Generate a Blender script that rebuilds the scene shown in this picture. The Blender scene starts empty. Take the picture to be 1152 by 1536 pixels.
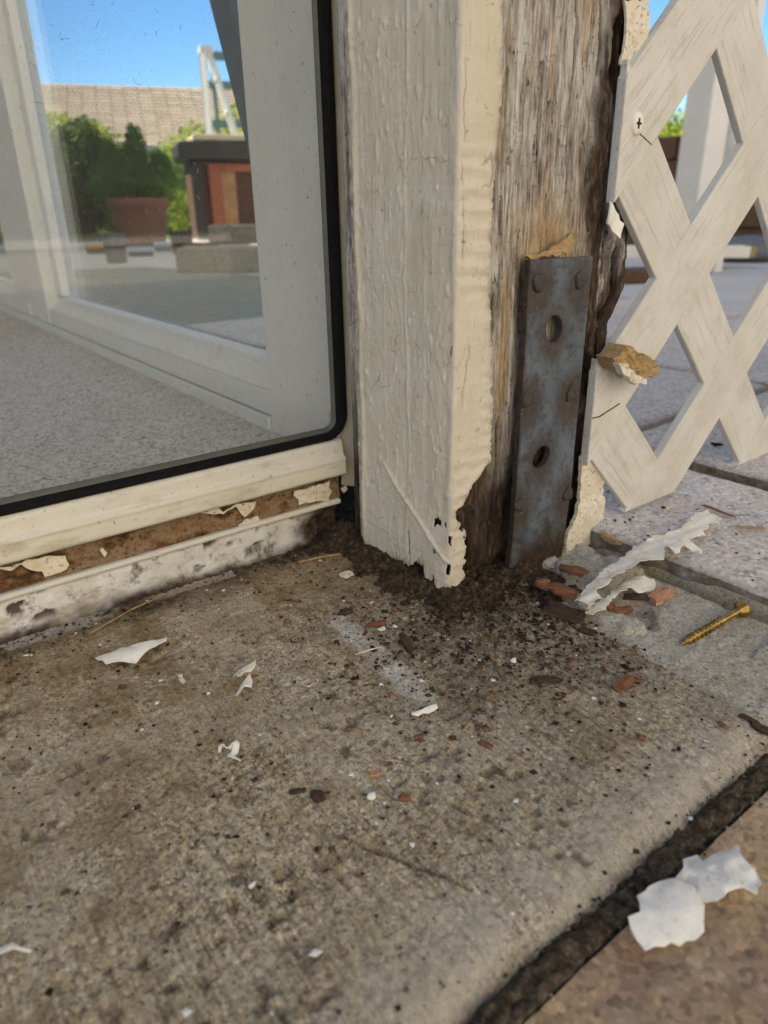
import bpy, bmesh, math, random
import numpy as np
from mathutils import Vector, Matrix
from mathutils.geometry import delaunay_2d_cdt
R = math.radians
S = bpy.context.scene
COL = S.collection

# ------------------------------------------------------------------ camera
cam_d = bpy.data.cameras.new('camera'); cam_o = bpy.data.objects.new('camera', cam_d); COL.objects.link(cam_o)
cam_d.sensor_fit = 'HORIZONTAL'; cam_d.sensor_width = 36.0; cam_d.lens = 36.0 * 1050 / 1152
cam_d.clip_start = 0.01; cam_d.clip_end = 2000
CR = Vector((0.79629, -0.60468, -0.016856)); CU = Vector((0.249653, 0.303127, 0.919667)); CF = Vector((0.550995, 0.73653, -0.392337))
M3 = Matrix((CR, CU, -CF)).transposed()
cam_o.matrix_world = Matrix.Translation((-0.2216, -0.2345, 0.185)) @ M3.to_4x4()
cam_d.dof.use_dof = True; cam_d.dof.focus_distance = 0.335; cam_d.dof.aperture_fstop = 15
S.camera = cam_o

# ------------------------------------------------------------------ sky, sun, exposure
SUN_EL, SUN_AZ = 46.0, 125.0           # elevation; heading from +X towards +Y
w = bpy.data.worlds.new('World'); S.world = w; w.use_nodes = True
nt = w.node_tree; bg = nt.nodes['Background']
sky = nt.nodes.new('ShaderNodeTexSky'); sky.sky_type = 'NISHITA'; sky.sun_disc = False
sky.sun_elevation = R(SUN_EL); sky.sun_rotation = R(90 - SUN_AZ); sky.altitude = 2500
sky.air_density = 0.8; sky.dust_density = 0.1; sky.ozone_density = 1.0
hs = nt.nodes.new('ShaderNodeHueSaturation'); hs.inputs['Saturation'].default_value = 1.32; nt.links.new(sky.outputs[0], hs.inputs['Color']); nt.links.new(hs.outputs[0], bg.inputs[0]); bg.inputs[1].default_value = 0.105
sd = bpy.data.lights.new('sun', 'SUN'); so = bpy.data.objects.new('sun', sd); COL.objects.link(so)
sd.energy = 4.4; sd.angle = R(0.6); sd.color = (1, .95, .86)
sdir = Vector((math.cos(R(SUN_EL)) * math.cos(R(SUN_AZ)), math.cos(R(SUN_EL)) * math.sin(R(SUN_AZ)), math.sin(R(SUN_EL))))
so.rotation_euler = sdir.to_track_quat('Z', 'Y').to_euler(); so.location = (0, 0, 20)
S.view_settings.view_transform = 'Standard'; S.view_settings.look = 'None'
S.view_settings.exposure = 1.68; S.view_settings.gamma = 1.0
S.view_settings.use_white_balance = True; S.view_settings.white_balance_temperature = 8000; S.view_settings.white_balance_tint = 10
S.render.engine = 'CYCLES'
S.cycles.use_denoising = True; S.cycles.denoiser = 'OPENIMAGEDENOISE'; S.cycles.denoising_prefilter = 'NONE'
S.cycles.max_bounces = 10; S.cycles.diffuse_bounces = 5; S.cycles.transparent_max_bounces = 16

# ------------------------------------------------------------------ numpy noise
def _h(ix, iy, iz, seed):
    n = (ix.astype(np.int64) * 374761393 + iy.astype(np.int64) * 668265263 + iz.astype(np.int64) * 2147483647 + seed * 1274126177) & 0xffffffff
    n = ((n ^ (n >> 13)) * 1274126177) & 0xffffffff
    n = ((n ^ (n >> 16)) * 2246822519) & 0xffffffff
    return ((n ^ (n >> 15)) & 0xffff) / 65535.0
def vn(x, y, seed=0):
    x, y = np.broadcast_arrays(np.asarray(x, float), np.asarray(y, float))
    ix, iy = np.floor(x), np.floor(y); fx, fy = x - ix, y - iy
    fx = fx * fx * fx * (fx * (fx * 6 - 15) + 10); fy = fy * fy * fy * (fy * (fy * 6 - 15) + 10); z = np.zeros_like(ix)
    a = _h(ix, iy, z, seed); b = _h(ix + 1, iy, z, seed); c = _h(ix, iy + 1, z, seed); d = _h(ix + 1, iy + 1, z, seed)
    return (a + (b - a) * fx) * (1 - fy) + (c + (d - c) * fx) * fy
def fbm(x, y, oct=4, seed=0, gain=.5):
    s = 0; a = 1; t = 0
    for o in range(oct):
        s = s + a * vn(np.asarray(x) * 2 ** o + 17.3 * o, np.asarray(y) * 2 ** o + 9.1 * o, seed + o); t += a; a *= gain
    return s / t
def ss(a, b, x): t = np.clip((np.asarray(x, float) - a) / (b - a), 0, 1); return t * t * (3 - 2 * t)

# ------------------------------------------------------------------ mesh helpers
def mesh_obj(name, verts, faces, mat, parent=None, smooth=False, attrs=None):
    me = bpy.data.meshes.new(name); me.from_pydata([tuple(v) for v in verts], [], [tuple(f) for f in faces])
    if smooth: me.polygons.foreach_set('use_smooth', [True] * len(me.polygons))
    for k, v in (attrs or {}).items():
        a = me.attributes.new(k, 'FLOAT', 'POINT'); a.data.foreach_set('value', np.asarray(v, np.float32).ravel())
    me.materials.append(mat); me.update()
    o = bpy.data.objects.new(name, me); COL.objects.link(o); o.parent = parent
    return o
def tag(o, label=None, cat=None, group=None, kind=None):
    if label: o['label'] = label
    if cat: o['category'] = cat
    if group: o['group'] = group
    if kind: o['kind'] = kind
    return o
def empty(name, label=None, cat=None, group=None, loc=(0, 0, 0), kind=None):
    o = bpy.data.objects.new(name, None); COL.objects.link(o); o.location = loc; o.empty_display_size = .05
    return tag(o, label, cat, group, kind)
def grid(name, X, Y, Z, mat, parent=None, attrs=None, smooth=True, flip=False, keep=None):
    n, m = X.shape; V = np.stack([X, Y, Z], -1).reshape(-1, 3)
    i = np.arange(n * m).reshape(n, m)
    q = np.stack([i[:-1, :-1], i[1:, :-1], i[1:, 1:], i[:-1, 1:]], -1).reshape(-1, 4)
    if flip: q = q[:, ::-1]
    if keep is not None:
        kf = (keep[:-1, :-1] & keep[1:, :-1] & keep[1:, 1:] & keep[:-1, 1:]).reshape(-1); q = q[kf]
        used = np.unique(q); rm = np.full(n * m, -1); rm[used] = np.arange(len(used)); q = rm[q]; V = V[used]
        attrs = {k: np.asarray(v).reshape(-1)[used] for k, v in (attrs or {}).items()}
    me = bpy.data.meshes.new(name); me.vertices.add(len(V)); me.vertices.foreach_set('co', V.astype(np.float32).ravel())
    me.loops.add(q.size); me.loops.foreach_set('vertex_index', q.astype(np.int32).ravel())
    me.polygons.add(len(q)); me.polygons.foreach_set('loop_start', (np.arange(len(q)) * 4).astype(np.int32))
    me.update(calc_edges=True); me.validate()
    me.polygons.foreach_set('use_smooth', [smooth] * len(me.polygons))
    for k, v in (attrs or {}).items():
        a = me.attributes.new(k, 'FLOAT', 'POINT'); a.data.foreach_set('value', np.asarray(v, np.float32).ravel())
    me.materials.append(mat); o = bpy.data.objects.new(name, me); COL.objects.link(o); o.parent = parent
    return o
class MB:
    def __init__(s): s.v = []; s.f = []
    def add(s, v, f): b = len(s.v); s.v += [tuple(p) for p in v]; s.f += [tuple(i + b for i in q) for q in f]
    def box(s, x0, x1, y0, y1, z0, z1):
        s.add([(x0, y0, z0), (x1, y0, z0), (x1, y1, z0), (x0, y1, z0), (x0, y0, z1), (x1, y0, z1), (x1, y1, z1), (x0, y1, z1)],
              [(0, 3, 2, 1), (4, 5, 6, 7), (0, 1, 5, 4), (1, 2, 6, 5), (2, 3, 7, 6), (3, 0, 4, 7)]); return s
    def bar(s, a, b, w, d=None, up=(0, 0, 1)):
        a, b = Vector(a), Vector(b); t = (b - a).normalized(); u = t.cross(Vector(up))
        if u.length < 1e-4: u = t.cross(Vector((0, 1, 0)))
        u.normalize(); n = u.cross(t); d = d or w
        P = [p + u * (w / 2 * i) + n * (d / 2 * j) for p in (a, b) for i, j in ((-1, -1), (1, -1), (1, 1), (-1, 1))]
        s.add(P, [(0, 1, 2, 3), (7, 6, 5, 4), (0, 4, 5, 1), (1, 5, 6, 2), (2, 6, 7, 3), (3, 7, 4, 0)]); return s
    def tube(s, a, b, r0, r1=None, n=12):
        a, b = Vector(a), Vector(b); r1 = r0 if r1 is None else r1; t = (b - a).normalized()
        u = t.cross(Vector((0, 0, 1))); u = u if u.length > 1e-3 else t.cross(Vector((0, 1, 0))); u.normalize(); q = t.cross(u)
        P = [p + (u * math.cos(2 * math.pi * k / n) + q * math.sin(2 * math.pi * k / n)) * r for p, r in ((a, r0), (b, r1)) for k in range(n)]
        s.add(P, [(k, (k + 1) % n, n + (k + 1) % n, n + k) for k in range(n)] + [tuple(range(n))[::-1], tuple(range(n, 2 * n))]); return s
    def lathe(s, c, prof, n=24):
        P = []; F = []
        for r, z in prof:
            for k in range(n): P.append((c[0] + r * math.cos(2 * math.pi * k / n), c[1] + r * math.sin(2 * math.pi * k / n), c[2] + z))
        for i in range(len(prof) - 1):
            for k in range(n): F.append((i * n + k, i * n + (k + 1) % n, (i + 1) * n + (k + 1) % n, (i + 1) * n + k))
        s.add(P, F); return s
    def build(s, name, mat, parent=None, smooth=False, bevel=0):
        o = mesh_obj(name, s.v, s.f, mat, parent, smooth)
        if bevel:
            b = o.modifiers.new('bevel', 'BEVEL'); b.width = bevel; b.segments = 2; b.limit_method = 'ANGLE'
        return o
def inside(poly, P):
    poly = np.asarray(poly, float); P = np.asarray(P, float); r = np.zeros(len(P), bool); j = len(poly) - 1
    for i in range(len(poly)):
        xi, yi = poly[i]; xj, yj = poly[j]
        c = ((yi > P[:, 1]) != (yj > P[:, 1])) & (P[:, 0] < (xj - xi) * (P[:, 1] - yi) / (yj - yi + 1e-15) + xi); r ^= c; j = i
    return r
def ragged(poly, step, amp, seed):
    """outline resampled with small random notches"""
    rng = random.Random(seed); out = []; n = len(poly)
    for i in range(n):
        a = Vector(poly[i]); b = Vector(poly[(i + 1) % n]); L = (b - a).length; k = max(1, int(L / step)); t = (b - a); nrm = Vector((-t.y, t.x)); nrm = nrm / (nrm.length + 1e-12)
        for q in range(k):
            out.append(tuple(a + t * (q / k) + nrm * rng.uniform(-amp, amp)))
    return out
def sheet(name, outline, step, place, thick, mat, parent=None, holes=(), seed=1, smooth=True, attrs_fn=None):
    """a thin piece with a free outline; place(u,v)->(pos, normal) arrays"""
    o = np.asarray(outline, float); mn, mx = o.min(0), o.max(0)
    rng = np.random.default_rng(seed)
    gx, gy = np.meshgrid(np.arange(mn[0], mx[0], step), np.arange(mn[1], mx[1], step)); g = np.stack([gx.ravel(), gy.ravel()], 1) + rng.uniform(-.3, .3, (gx.size, 2)) * step
    k = inside(o, g)
    for h in holes: k &= ~inside(h, g)
    g = g[k]; loops = [o] + [np.asarray(h, float) for h in holes]
    pts = [Vector(p) for l in loops for p in l] + [Vector(p) for p in g]; ed = []; b = 0
    for l in loops: n = len(l); ed += [(b + i, b + (i + 1) % n) for i in range(n)]; b += n
    vs, es, fs, *_ = delaunay_2d_cdt(pts, ed, [], 0, 1e-7)
    P = np.array([tuple(v) for v in vs]); F = [f for f in fs]
    c = np.array([P[list(f)].mean(0) for f in F]); k = inside(o, c)
    for h in holes: k &= ~inside(h, c)
    F = [f for f, q in zip(F, k) if q]
    pos, nr = place(P[:, 0], P[:, 1]); n = len(P)
    V = np.concatenate([pos + nr * thick / 2, pos - nr * thick / 2])
    cnt = {}
    for f in F:
        for i in range(len(f)):
            e = (f[i], f[(i + 1) % len(f)]); cnt[e] = cnt.get(e, 0) + 1
    faces = [tuple(f) for f in F] + [tuple(i + n for i in reversed(f)) for f in F]
    for (a, b2) in cnt:
        if (b2, a) not in cnt: faces.append((b2, a, a + n, b2 + n))
    ob = mesh_obj(name, V, faces, mat, parent, smooth)
    if smooth: ob.data.set_sharp_from_angle(angle=R(50))
    return ob

# ------------------------------------------------------------------ materials
class NT:
    def __init__(s, name, rough=.7, metal=0.0, spec=.5):
        s.m = bpy.data.materials.new(name); s.m.use_nodes = True; s.t = s.m.node_tree; s.b = s.t.nodes['Principled BSDF']
        s.b.inputs['Roughness'].default_value = rough; s.b.inputs['Metallic'].default_value = metal; s.b.inputs['Specular IOR Level'].default_value = spec
        s.co = s.t.nodes.new('ShaderNodeTexCoord').outputs['Object']
    def n(s, t, **k):
        x = s.t.nodes.new(t)
        for a, b in k.items(): setattr(x, a, b)
        return x
    def put(s, sock, v):
        if hasattr(v, 'is_output'): s.t.links.new(v, sock)
        else: sock.default_value = (*v, 1) if isinstance(v, tuple) and len(v) == 3 and sock.type == 'RGBA' else v
    def map(s, scale=(1, 1, 1), rot=(0, 0, 0), v=None):
        x = s.n('ShaderNodeMapping'); s.put(x.inputs[0], v or s.co); x.inputs['Scale'].default_value = scale; x.inputs['Rotation'].default_value = rot; return x.outputs[0]
    def noise(s, scale, detail=4, rough=.55, v=None, dist=0.0):
        x = s.n('ShaderNodeTexNoise'); s.put(x.inputs['Vector'], v or s.co); x.inputs['Scale'].default_value = scale; x.inputs['Detail'].default_value = detail
        x.inputs['Roughness'].default_value = rough; x.inputs['Distortion'].default_value = dist; return x.outputs[0]
    def vor(s, scale, v=None, feature='F1', out=0):
        x = s.n('ShaderNodeTexVoronoi', feature=feature); s.put(x.inputs['Vector'], v or s.co); x.inputs['Scale'].default_value = scale; return x.outputs[out]
    def ramp(s, f, *st):
        x = s.n('ShaderNodeValToRGB'); s.put(x.inputs[0], f); e = x.color_ramp.elements
        while len(e) < len(st): e.new(.5)
        for q, (p, c) in zip(e, st): q.position = p; q.color = (*c, 1) if isinstance(c, tuple) else (c, c, c, 1)
        return x.outputs[0]
    def mix(s, f, a, b, mode='MIX'):
        x = s.n('ShaderNodeMix', data_type='RGBA', blend_type=mode); s.put(x.inputs[0], f); s.put(x.inputs[6], a); s.put(x.inputs[7], b); return x.outputs[2]
    def math(s, op, a, b=0.0, clamp=False):
        x = s.n('ShaderNodeMath', operation=op, use_clamp=clamp); s.put(x.inputs[0], a); s.put(x.inputs[1], b); return x.outputs[0]
    def attr(s, name): x = s.n('ShaderNodeAttribute'); x.attribute_name = name; return x.outputs['Fac']
    def col(s, c): s.put(s.b.inputs['Base Color'], c); return s
    def rough(s, c): s.put(s.b.inputs['Roughness'], c); return s
    def bump(s, h, dist, strength=1.0, prev=None):
        x = s.n('ShaderNodeBump'); s.put(x.inputs['Height'], h); x.inputs['Distance'].default_value = dist; x.inputs['Strength'].default_value = strength
        if prev: s.put(x.inputs['Normal'], prev)
        s.put(s.b.inputs['Normal'], x.outputs[0]); return x.outputs[0]

def m_concrete():
    t = NT('concrete', .92, spec=.2)
    big = t.noise(11, 6, .62); st = t.noise(110, 6, .68, v=t.map((3.4, .42, 1)))
    c = t.mix(t.ramp(big, (.35, 0.0), (.65, 1.0)), (.52, .38, .20), (.70, .585, .405))
    c = t.mix(t.ramp(st, (.36, 0.0), (.66, .85)), c, (.76, .68, .54))
    c = t.mix(t.ramp(st, (.30, .55), (.45, 0.0)), c, (.34, .25, .15))
    g = t.n('ShaderNodeSeparateColor'); t.put(g.inputs[0], t.vor(1050, out=1))
    c = t.mix(t.ramp(t.noise(24, 5, .6), (.36, .35), (.62, 1.0)), c, t.mix(1.0, c, t.ramp(g.outputs[0], (.0, .22), (.20, .70), (.5, 1.0), (.85, 1.12), (1, 1.7)), 'MULTIPLY'))
    c = t.mix(t.ramp(t.noise(520, 5, .72), (.40, .85), (.46, 0.0)), c, (.12, .082, .045))
    c = t.mix(t.ramp(t.noise(120, 6, .7), (.54, 0.0), (.70, .6)), c, (.20, .14, .075))
    c = t.mix(t.math('MULTIPLY', t.attr('brown'), t.ramp(t.noise(60, 7, .7), (.3, .30), (.60, .92))), c, t.ramp(t.noise(420, 5, .7), (.35, (.145, .095, .042)), (.65, (.38, .262, .135))))
    sk = t.noise(230, 5, .7, v=t.map((2.6, .16, 1))); c = t.mix(t.math('MULTIPLY', t.attr('streak'), t.ramp(sk, (.50, 0.0), (.64, .75))), c, (.19, .14, .085))
    c = t.mix(t.math('MULTIPLY', t.attr('pale'), t.ramp(t.noise(70, 6, .65), (.32, .1), (.62, .9))), c, (.60, .53, .42))
    wht = t.math('MULTIPLY', t.attr('white'), t.ramp(t.noise(500, 5, .7), (.38, 0.0), (.52, 1.0)))
    c = t.mix(wht, c, (.74, .72, .67))
    soil = t.math('MULTIPLY', t.attr('soil'), t.ramp(t.noise(230, 6, .72), (.30, .35), (.55, 1.0)))
    c = t.mix(soil, c, t.ramp(t.noise(600, 4, .7), (.35, (.03, .021, .013)), (.62, (.10, .07, .042))))
    t.col(c)
    h = t.mix(.5, t.noise(560, 6, .72), t.noise(620, 4, .65, v=t.map((2.0, .3, 1))))
    t.bump(h, .0018, 1.0); return t.m
def m_stone(name, a, b, c3, sc=30, dark=(.06, .05, .04), bump=.0009, side=False):
    t = NT(name, .85, spec=.3)
    c = t.mix(t.ramp(t.noise(sc, 6, .6), (.35, 0.0), (.65, 1.0)), a, b)
    c = t.mix(t.ramp(t.noise(sc * 2.7, 6, .65), (.5, 0.0), (.7, .8)), c, c3)
    c = t.mix(t.ramp(t.noise(sc * 9, 5, .7), (.58, 0.0), (.72, .8)), c, dark)
    g = t.n('ShaderNodeSeparateColor'); t.put(g.inputs[0], t.vor(sc * 34, out=1)); c = t.mix(1.0, c, t.ramp(g.outputs[0], (0, .6), (.3, .92), (.8, 1.05), (1, 1.3)), 'MULTIPLY')
    if side: c = t.mix(t.math('MULTIPLY', t.attr('side'), t.ramp(t.noise(sc * 6, 5, .7), (.3, .6), (.6, 1.0))), c, (.11, .085, .055))
    t.col(c); t.bump(t.noise(sc * 12, 6, .7), bump, .9); return t.m
def m_soil():
    t = NT('soil', .95, spec=.15)
    c = t.ramp(t.noise(420, 5, .7), (.3, (.02, .014, .009)), (.50, (.065, .045, .028)), (.70, (.19, .13, .08)))
    t.col(c); t.bump(t.noise(600, 5, .7), .002, 1); return t.m
def m_plain(name, c, var=.15, sc=200, rough=.7, bump=0, metal=0.0, spec=.4):
    t = NT(name, rough, metal, spec)
    d = tuple(x * (1 - var * 2) for x in c); t.col(t.ramp(t.noise(sc, 5, .65), (.3, d), (.65, c)))
    if bump: t.bump(t.noise(sc * 2, 5, .65), bump, .8)
    return t.m
def m_vary(name, a, b, c):
    t = NT(name, .95, spec=.15); g = t.n('ShaderNodeSeparateColor'); t.put(g.inputs[0], t.vor(260, out=1))
    t.col(t.ramp(g.outputs[0], (.1, a), (.55, b), (.95, c))); t.bump(t.noise(1200, 4, .7), .0006, 1); return t.m
def m_paint():
    t = NT('cream_paint', .55, spec=.35)
    c = t.mix(t.ramp(t.noise(30, 5, .6), (.3, 0.0), (.7, 1.0)), (.63, .56, .435), (.70, .645, .54))
    c = t.mix(t.ramp(t.noise(210, 6, .7), (.62, 0.0), (.72, .8)), c, (.22, .165, .10))
    c = t.mix(t.ramp(t.noise(55, 6, .75, v=t.map((1, 1, .35))), (.60, 0.0), (.74, .5)), c, (.36, .30, .22))
    c = t.mix(t.ramp(t.noise(900, 4, .6, v=t.map((1, 1, .06))), (.60, 0.0), (.72, .45)), c, (.38, .31, .22))
    ve = t.vor(150, v=t.map((1, 1, .45)), feature='DISTANCE_TO_EDGE'); hair = t.math('MULTIPLY', t.ramp(ve, (.0, 1.0), (.018, 0.0)), t.ramp(t.noise(28, 4, .6), (.54, 0.0), (.62, .8)))
    c = t.mix(hair, c, (.16, .11, .07))
    ed = t.math('MULTIPLY', t.attr('edge'), t.ramp(t.noise(160, 5, .65), (.35, 0.0), (.6, .9)))
    c = t.mix(ed, c, (.20, .13, .07))
    cr = t.math('MULTIPLY', t.attr('crack'), 1.0); c = t.mix(cr, c, (.05, .035, .02))
    t.col(c); t.bump(t.mix(.5, t.noise(500, 4, .6), t.noise(420, 4, .65, v=t.map((1, 1, .05)))), .0010, .75); return t.m
def m_flake():
    t = NT('flaked_paint', .5, spec=.4)
    c = t.mix(t.ramp(t.noise(120, 5, .6), (.35, 0.0), (.7, 1.0)), (.84, .80, .71), (.90, .885, .83))
    c = t.mix(t.ramp(t.noise(330, 5, .7), (.6, 0.0), (.72, .7)), c, (.40, .31, .2))
    t.col(c); t.bump(t.noise(420, 5, .6), .0006, .7); return t.m
def m_cream_flake():
    t = NT('cream_flaked_paint', .6, spec=.3)
    c = t.mix(t.ramp(t.noise(160, 5, .65), (.45, 0.0), (.7, .9)), (.80, .75, .63), (.68, .58, .41))
    c = t.mix(t.ramp(t.noise(500, 5, .7), (.55, 0.0), (.66, .85)), c, (.17, .115, .065))
    t.col(c); t.bump(t.noise(420, 5, .6), .0008, .8); return t.m
def m_strip():
    t = NT('cream_paint_strip', .6, spec=.3)
    c = t.mix(t.ramp(t.noise(130, 5, .65), (.42, 0.0), (.68, 1.0)), (.88, .84, .74), (.80, .72, .55))
    c = t.mix(t.ramp(t.noise(500, 5, .7, v=t.map((1, .3, 1), (0, 0, .5))), (.60, 0.0), (.70, .75)), c, (.40, .29, .17))
    t.col(c); t.bump(t.noise(420, 5, .6), .0008, .8); return t.m
def m_wood():
    t = NT('weathered_wood', .9, spec=.2)
    v = t.map((1, 1, .10)); f = t.noise(620, 6, .75, v=v); f2 = t.noise(95, 5, .6, v=t.map((1, 1, .12)))
    c = t.ramp(f, (.28, (.065, .050, .038)), (.40, (.22, .185, .155)), (.50, (.40, .37, .33)), (.64, (.62, .60, .56)))
    tan = t.mix(1.0, c, (.95, .62, .34), 'MULTIPLY')
    c = t.mix(t.ramp(f2, (.54, 0.0), (.70, .6)), c, tan)
    c = t.mix(t.ramp(t.noise(60, 6, .7, v=t.map((1, 1, .3))), (.47, 0.0), (.64, .8)), c, t.mix(1.0, c, (.36, .33, .31), 'MULTIPLY'))
    c = t.mix(t.ramp(t.noise(140, 6, .75, v=t.map((1, 1, .16))), (.51, 0.0), (.64, .8)), c, (.70, .69, .66))
    c = t.mix(t.ramp(t.noise(330, 4, .7, v=t.map((1, 1, .4))), (.61, 0.0), (.67, .9)), c, (.05, .035, .025))
    c = t.mix(t.ramp(t.noise(420, 5, .7, v=t.map((.25, .25, 1))), (.60, 0.0), (.68, .6)), c, t.mix(1.0, c, (.4, .35, .3), 'MULTIPLY'))
    c = t.mix(t.math('MULTIPLY', t.attr('tan'), .85), c, t.mix(1.0, t.ramp(f, (.3, .25), (.6, 1.0)), (.55, .37, .19), 'MULTIPLY'))
    rot = t.ramp(t.noise(420, 6, .7, v=t.map((1, 1, .2))), (.32, (.010, .006, .004)), (.52, (.036, .020, .012)), (.72, (.17, .10, .055)))
    c = t.mix(t.attr('rot'), c, rot)
    c = t.mix(t.attr('gap'), c, (.02, .014, .009))
    t.col(c); t.bump(t.mix(.4, f, t.noise(500, 4, .7)), .0012, 1); return t.m
def m_chip(name, a, b):
    t = NT(name, .9, spec=.2); f = t.noise(620, 6, .72, v=t.map((.18, 1, 1), (0, R(35), 0)))
    t.col(t.ramp(f, (.3, a), (.6, b))); t.bump(f, .0006, 1); return t.m
def m_steel():
    t = NT('galvanised_steel', .55, .55, .5)
    c = t.mix(t.ramp(t.noise(60, 5, .65), (.35, 0.0), (.65, 1.0)), (.12, .15, .18), (.205, .245, .285))
    c = t.mix(t.ramp(t.noise(150, 6, .7), (.53, 0.0), (.66, .7)), c, (.09, .09, .09))
    ru = t.ramp(t.noise(95, 6, .75), (.60, 0.0), (.68, .85))
    c = t.mix(ru, c, (.09, .05, .028)); c = t.mix(t.attr('rust'), c, t.ramp(t.noise(330, 5, .7), (.35, (.035, .022, .014)), (.65, (.12, .075, .045))))
    c = t.mix(t.ramp(t.noise(500, 4, .7), (.66, 0.0), (.72, .8)), c, (.45, .46, .46))
    c = t.mix(t.ramp(t.noise(260, 6, .75), (.50, 0.0), (.62, .7)), c, (.075, .058, .042))
    c = t.mix(t.ramp(t.noise(40, 5, .7, v=t.map((1, 1, .35))), (.54, 0.0), (.74, .3)), c, (.12, .09, .065))
    t.col(c); t.rough(t.ramp(t.noise(120, 5), (.35, .42), (.65, .8))); t.bump(t.noise(400, 6, .7), .0005, .7)
    t.put(t.b.inputs['Metallic'], t.ramp(ru, (0, .6), (1, .05))); return t.m
def m_lattice(name, ang):
    t = NT(name, .55, spec=.35); v = t.map((1, 1, 1), (0, R(ang), 0)); v2 = t.map((1, 1, .05), v=v)
    c = t.mix(t.ramp(t.noise(30, 5), (.35, 0.0), (.65, 1.0)), (.63, .605, .535), (.71, .695, .645))
    f = t.noise(620, 3, .55, v=v2, dist=.15); ln = t.ramp(f, (.36, 1.0), (.42, 0.0))
    c = t.mix(t.math('MULTIPLY', ln, .17), c, (.30, .24, .16))
    c = t.mix(t.ramp(t.noise(70, 6, .7), (.52, 0.0), (.72, .35)), c, (.42, .36, .26))
    c = t.mix(t.ramp(t.noise(1100, 4, .7), (.60, 0.0), (.68, .55)), c, (.24, .19, .13))
    t.col(c); t.bump(t.ramp(f, (.34, 0.0), (.44, 1.0)), .0004, .6); return t.m
def m_rail(name, a, b, stain=.5, sc=1.0):
    t = NT(name, .5, spec=.4)
    c = t.mix(t.ramp(t.noise(25 * sc, 5, .6, v=t.map((.25, 1, 1))), (.35, 0.0), (.65, 1.0)), a, b)
    c = t.mix(t.ramp(t.noise(90 * sc, 6, .7, v=t.map((.3, 1, 1))), (.54, 0.0), (.72, stain)), c, (.27, .2, .12))
    c = t.mix(t.ramp(t.noise(420 * sc, 5, .7), (.63, 0.0), (.70, .8)), c, (.1, .075, .05))
    t.col(c); t.bump(t.noise(300 * sc, 5, .65), .0004, .6); return t.m
def m_rust():
    t = NT('rusted_strip', .85, spec=.2)
    c = t.ramp(t.noise(110, 6, .68, v=t.map((.6, 1, 1))), (.32, (.045, .022, .011)), (.42, (.17, .088, .042)), (.52, (.34, .235, .155)), (.60, (.24, .13, .062)), (.72, (.42, .34, .255)))
    c = t.mix(t.ramp(t.noise(420, 5, .7), (.55, 0.0), (.66, .9)), c, (.045, .026, .015))
    t.col(c); t.bump(t.noise(300, 6, .75), .0016, 1); return t.m
def m_board():
    t = NT('chalky_white_board', .85, spec=.2)
    c = t.mix(t.ramp(t.noise(45, 6, .65), (.35, 0.0), (.65, 1.0)), (.60, .57, .51), (.80, .80, .80))
    c = t.mix(t.ramp(t.noise(80, 7, .75), (.53, 0.0), (.64, .9)), c, (.11, .085, .06))
    c = t.mix(t.ramp(t.noise(38, 7, .72, v=t.map((.7, 1, 1.6))), (.55, 0.0), (.68, .75)), c, (.33, .235, .15))
    c = t.mix(t.attr('dirt'), c, t.ramp(t.noise(300, 5, .7), (.35, (.02, .014, .01)), (.65, (.11, .08, .055))))
    t.col(c); t.bump(t.noise(200, 6, .7), .0014, 1); return t.m
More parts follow.
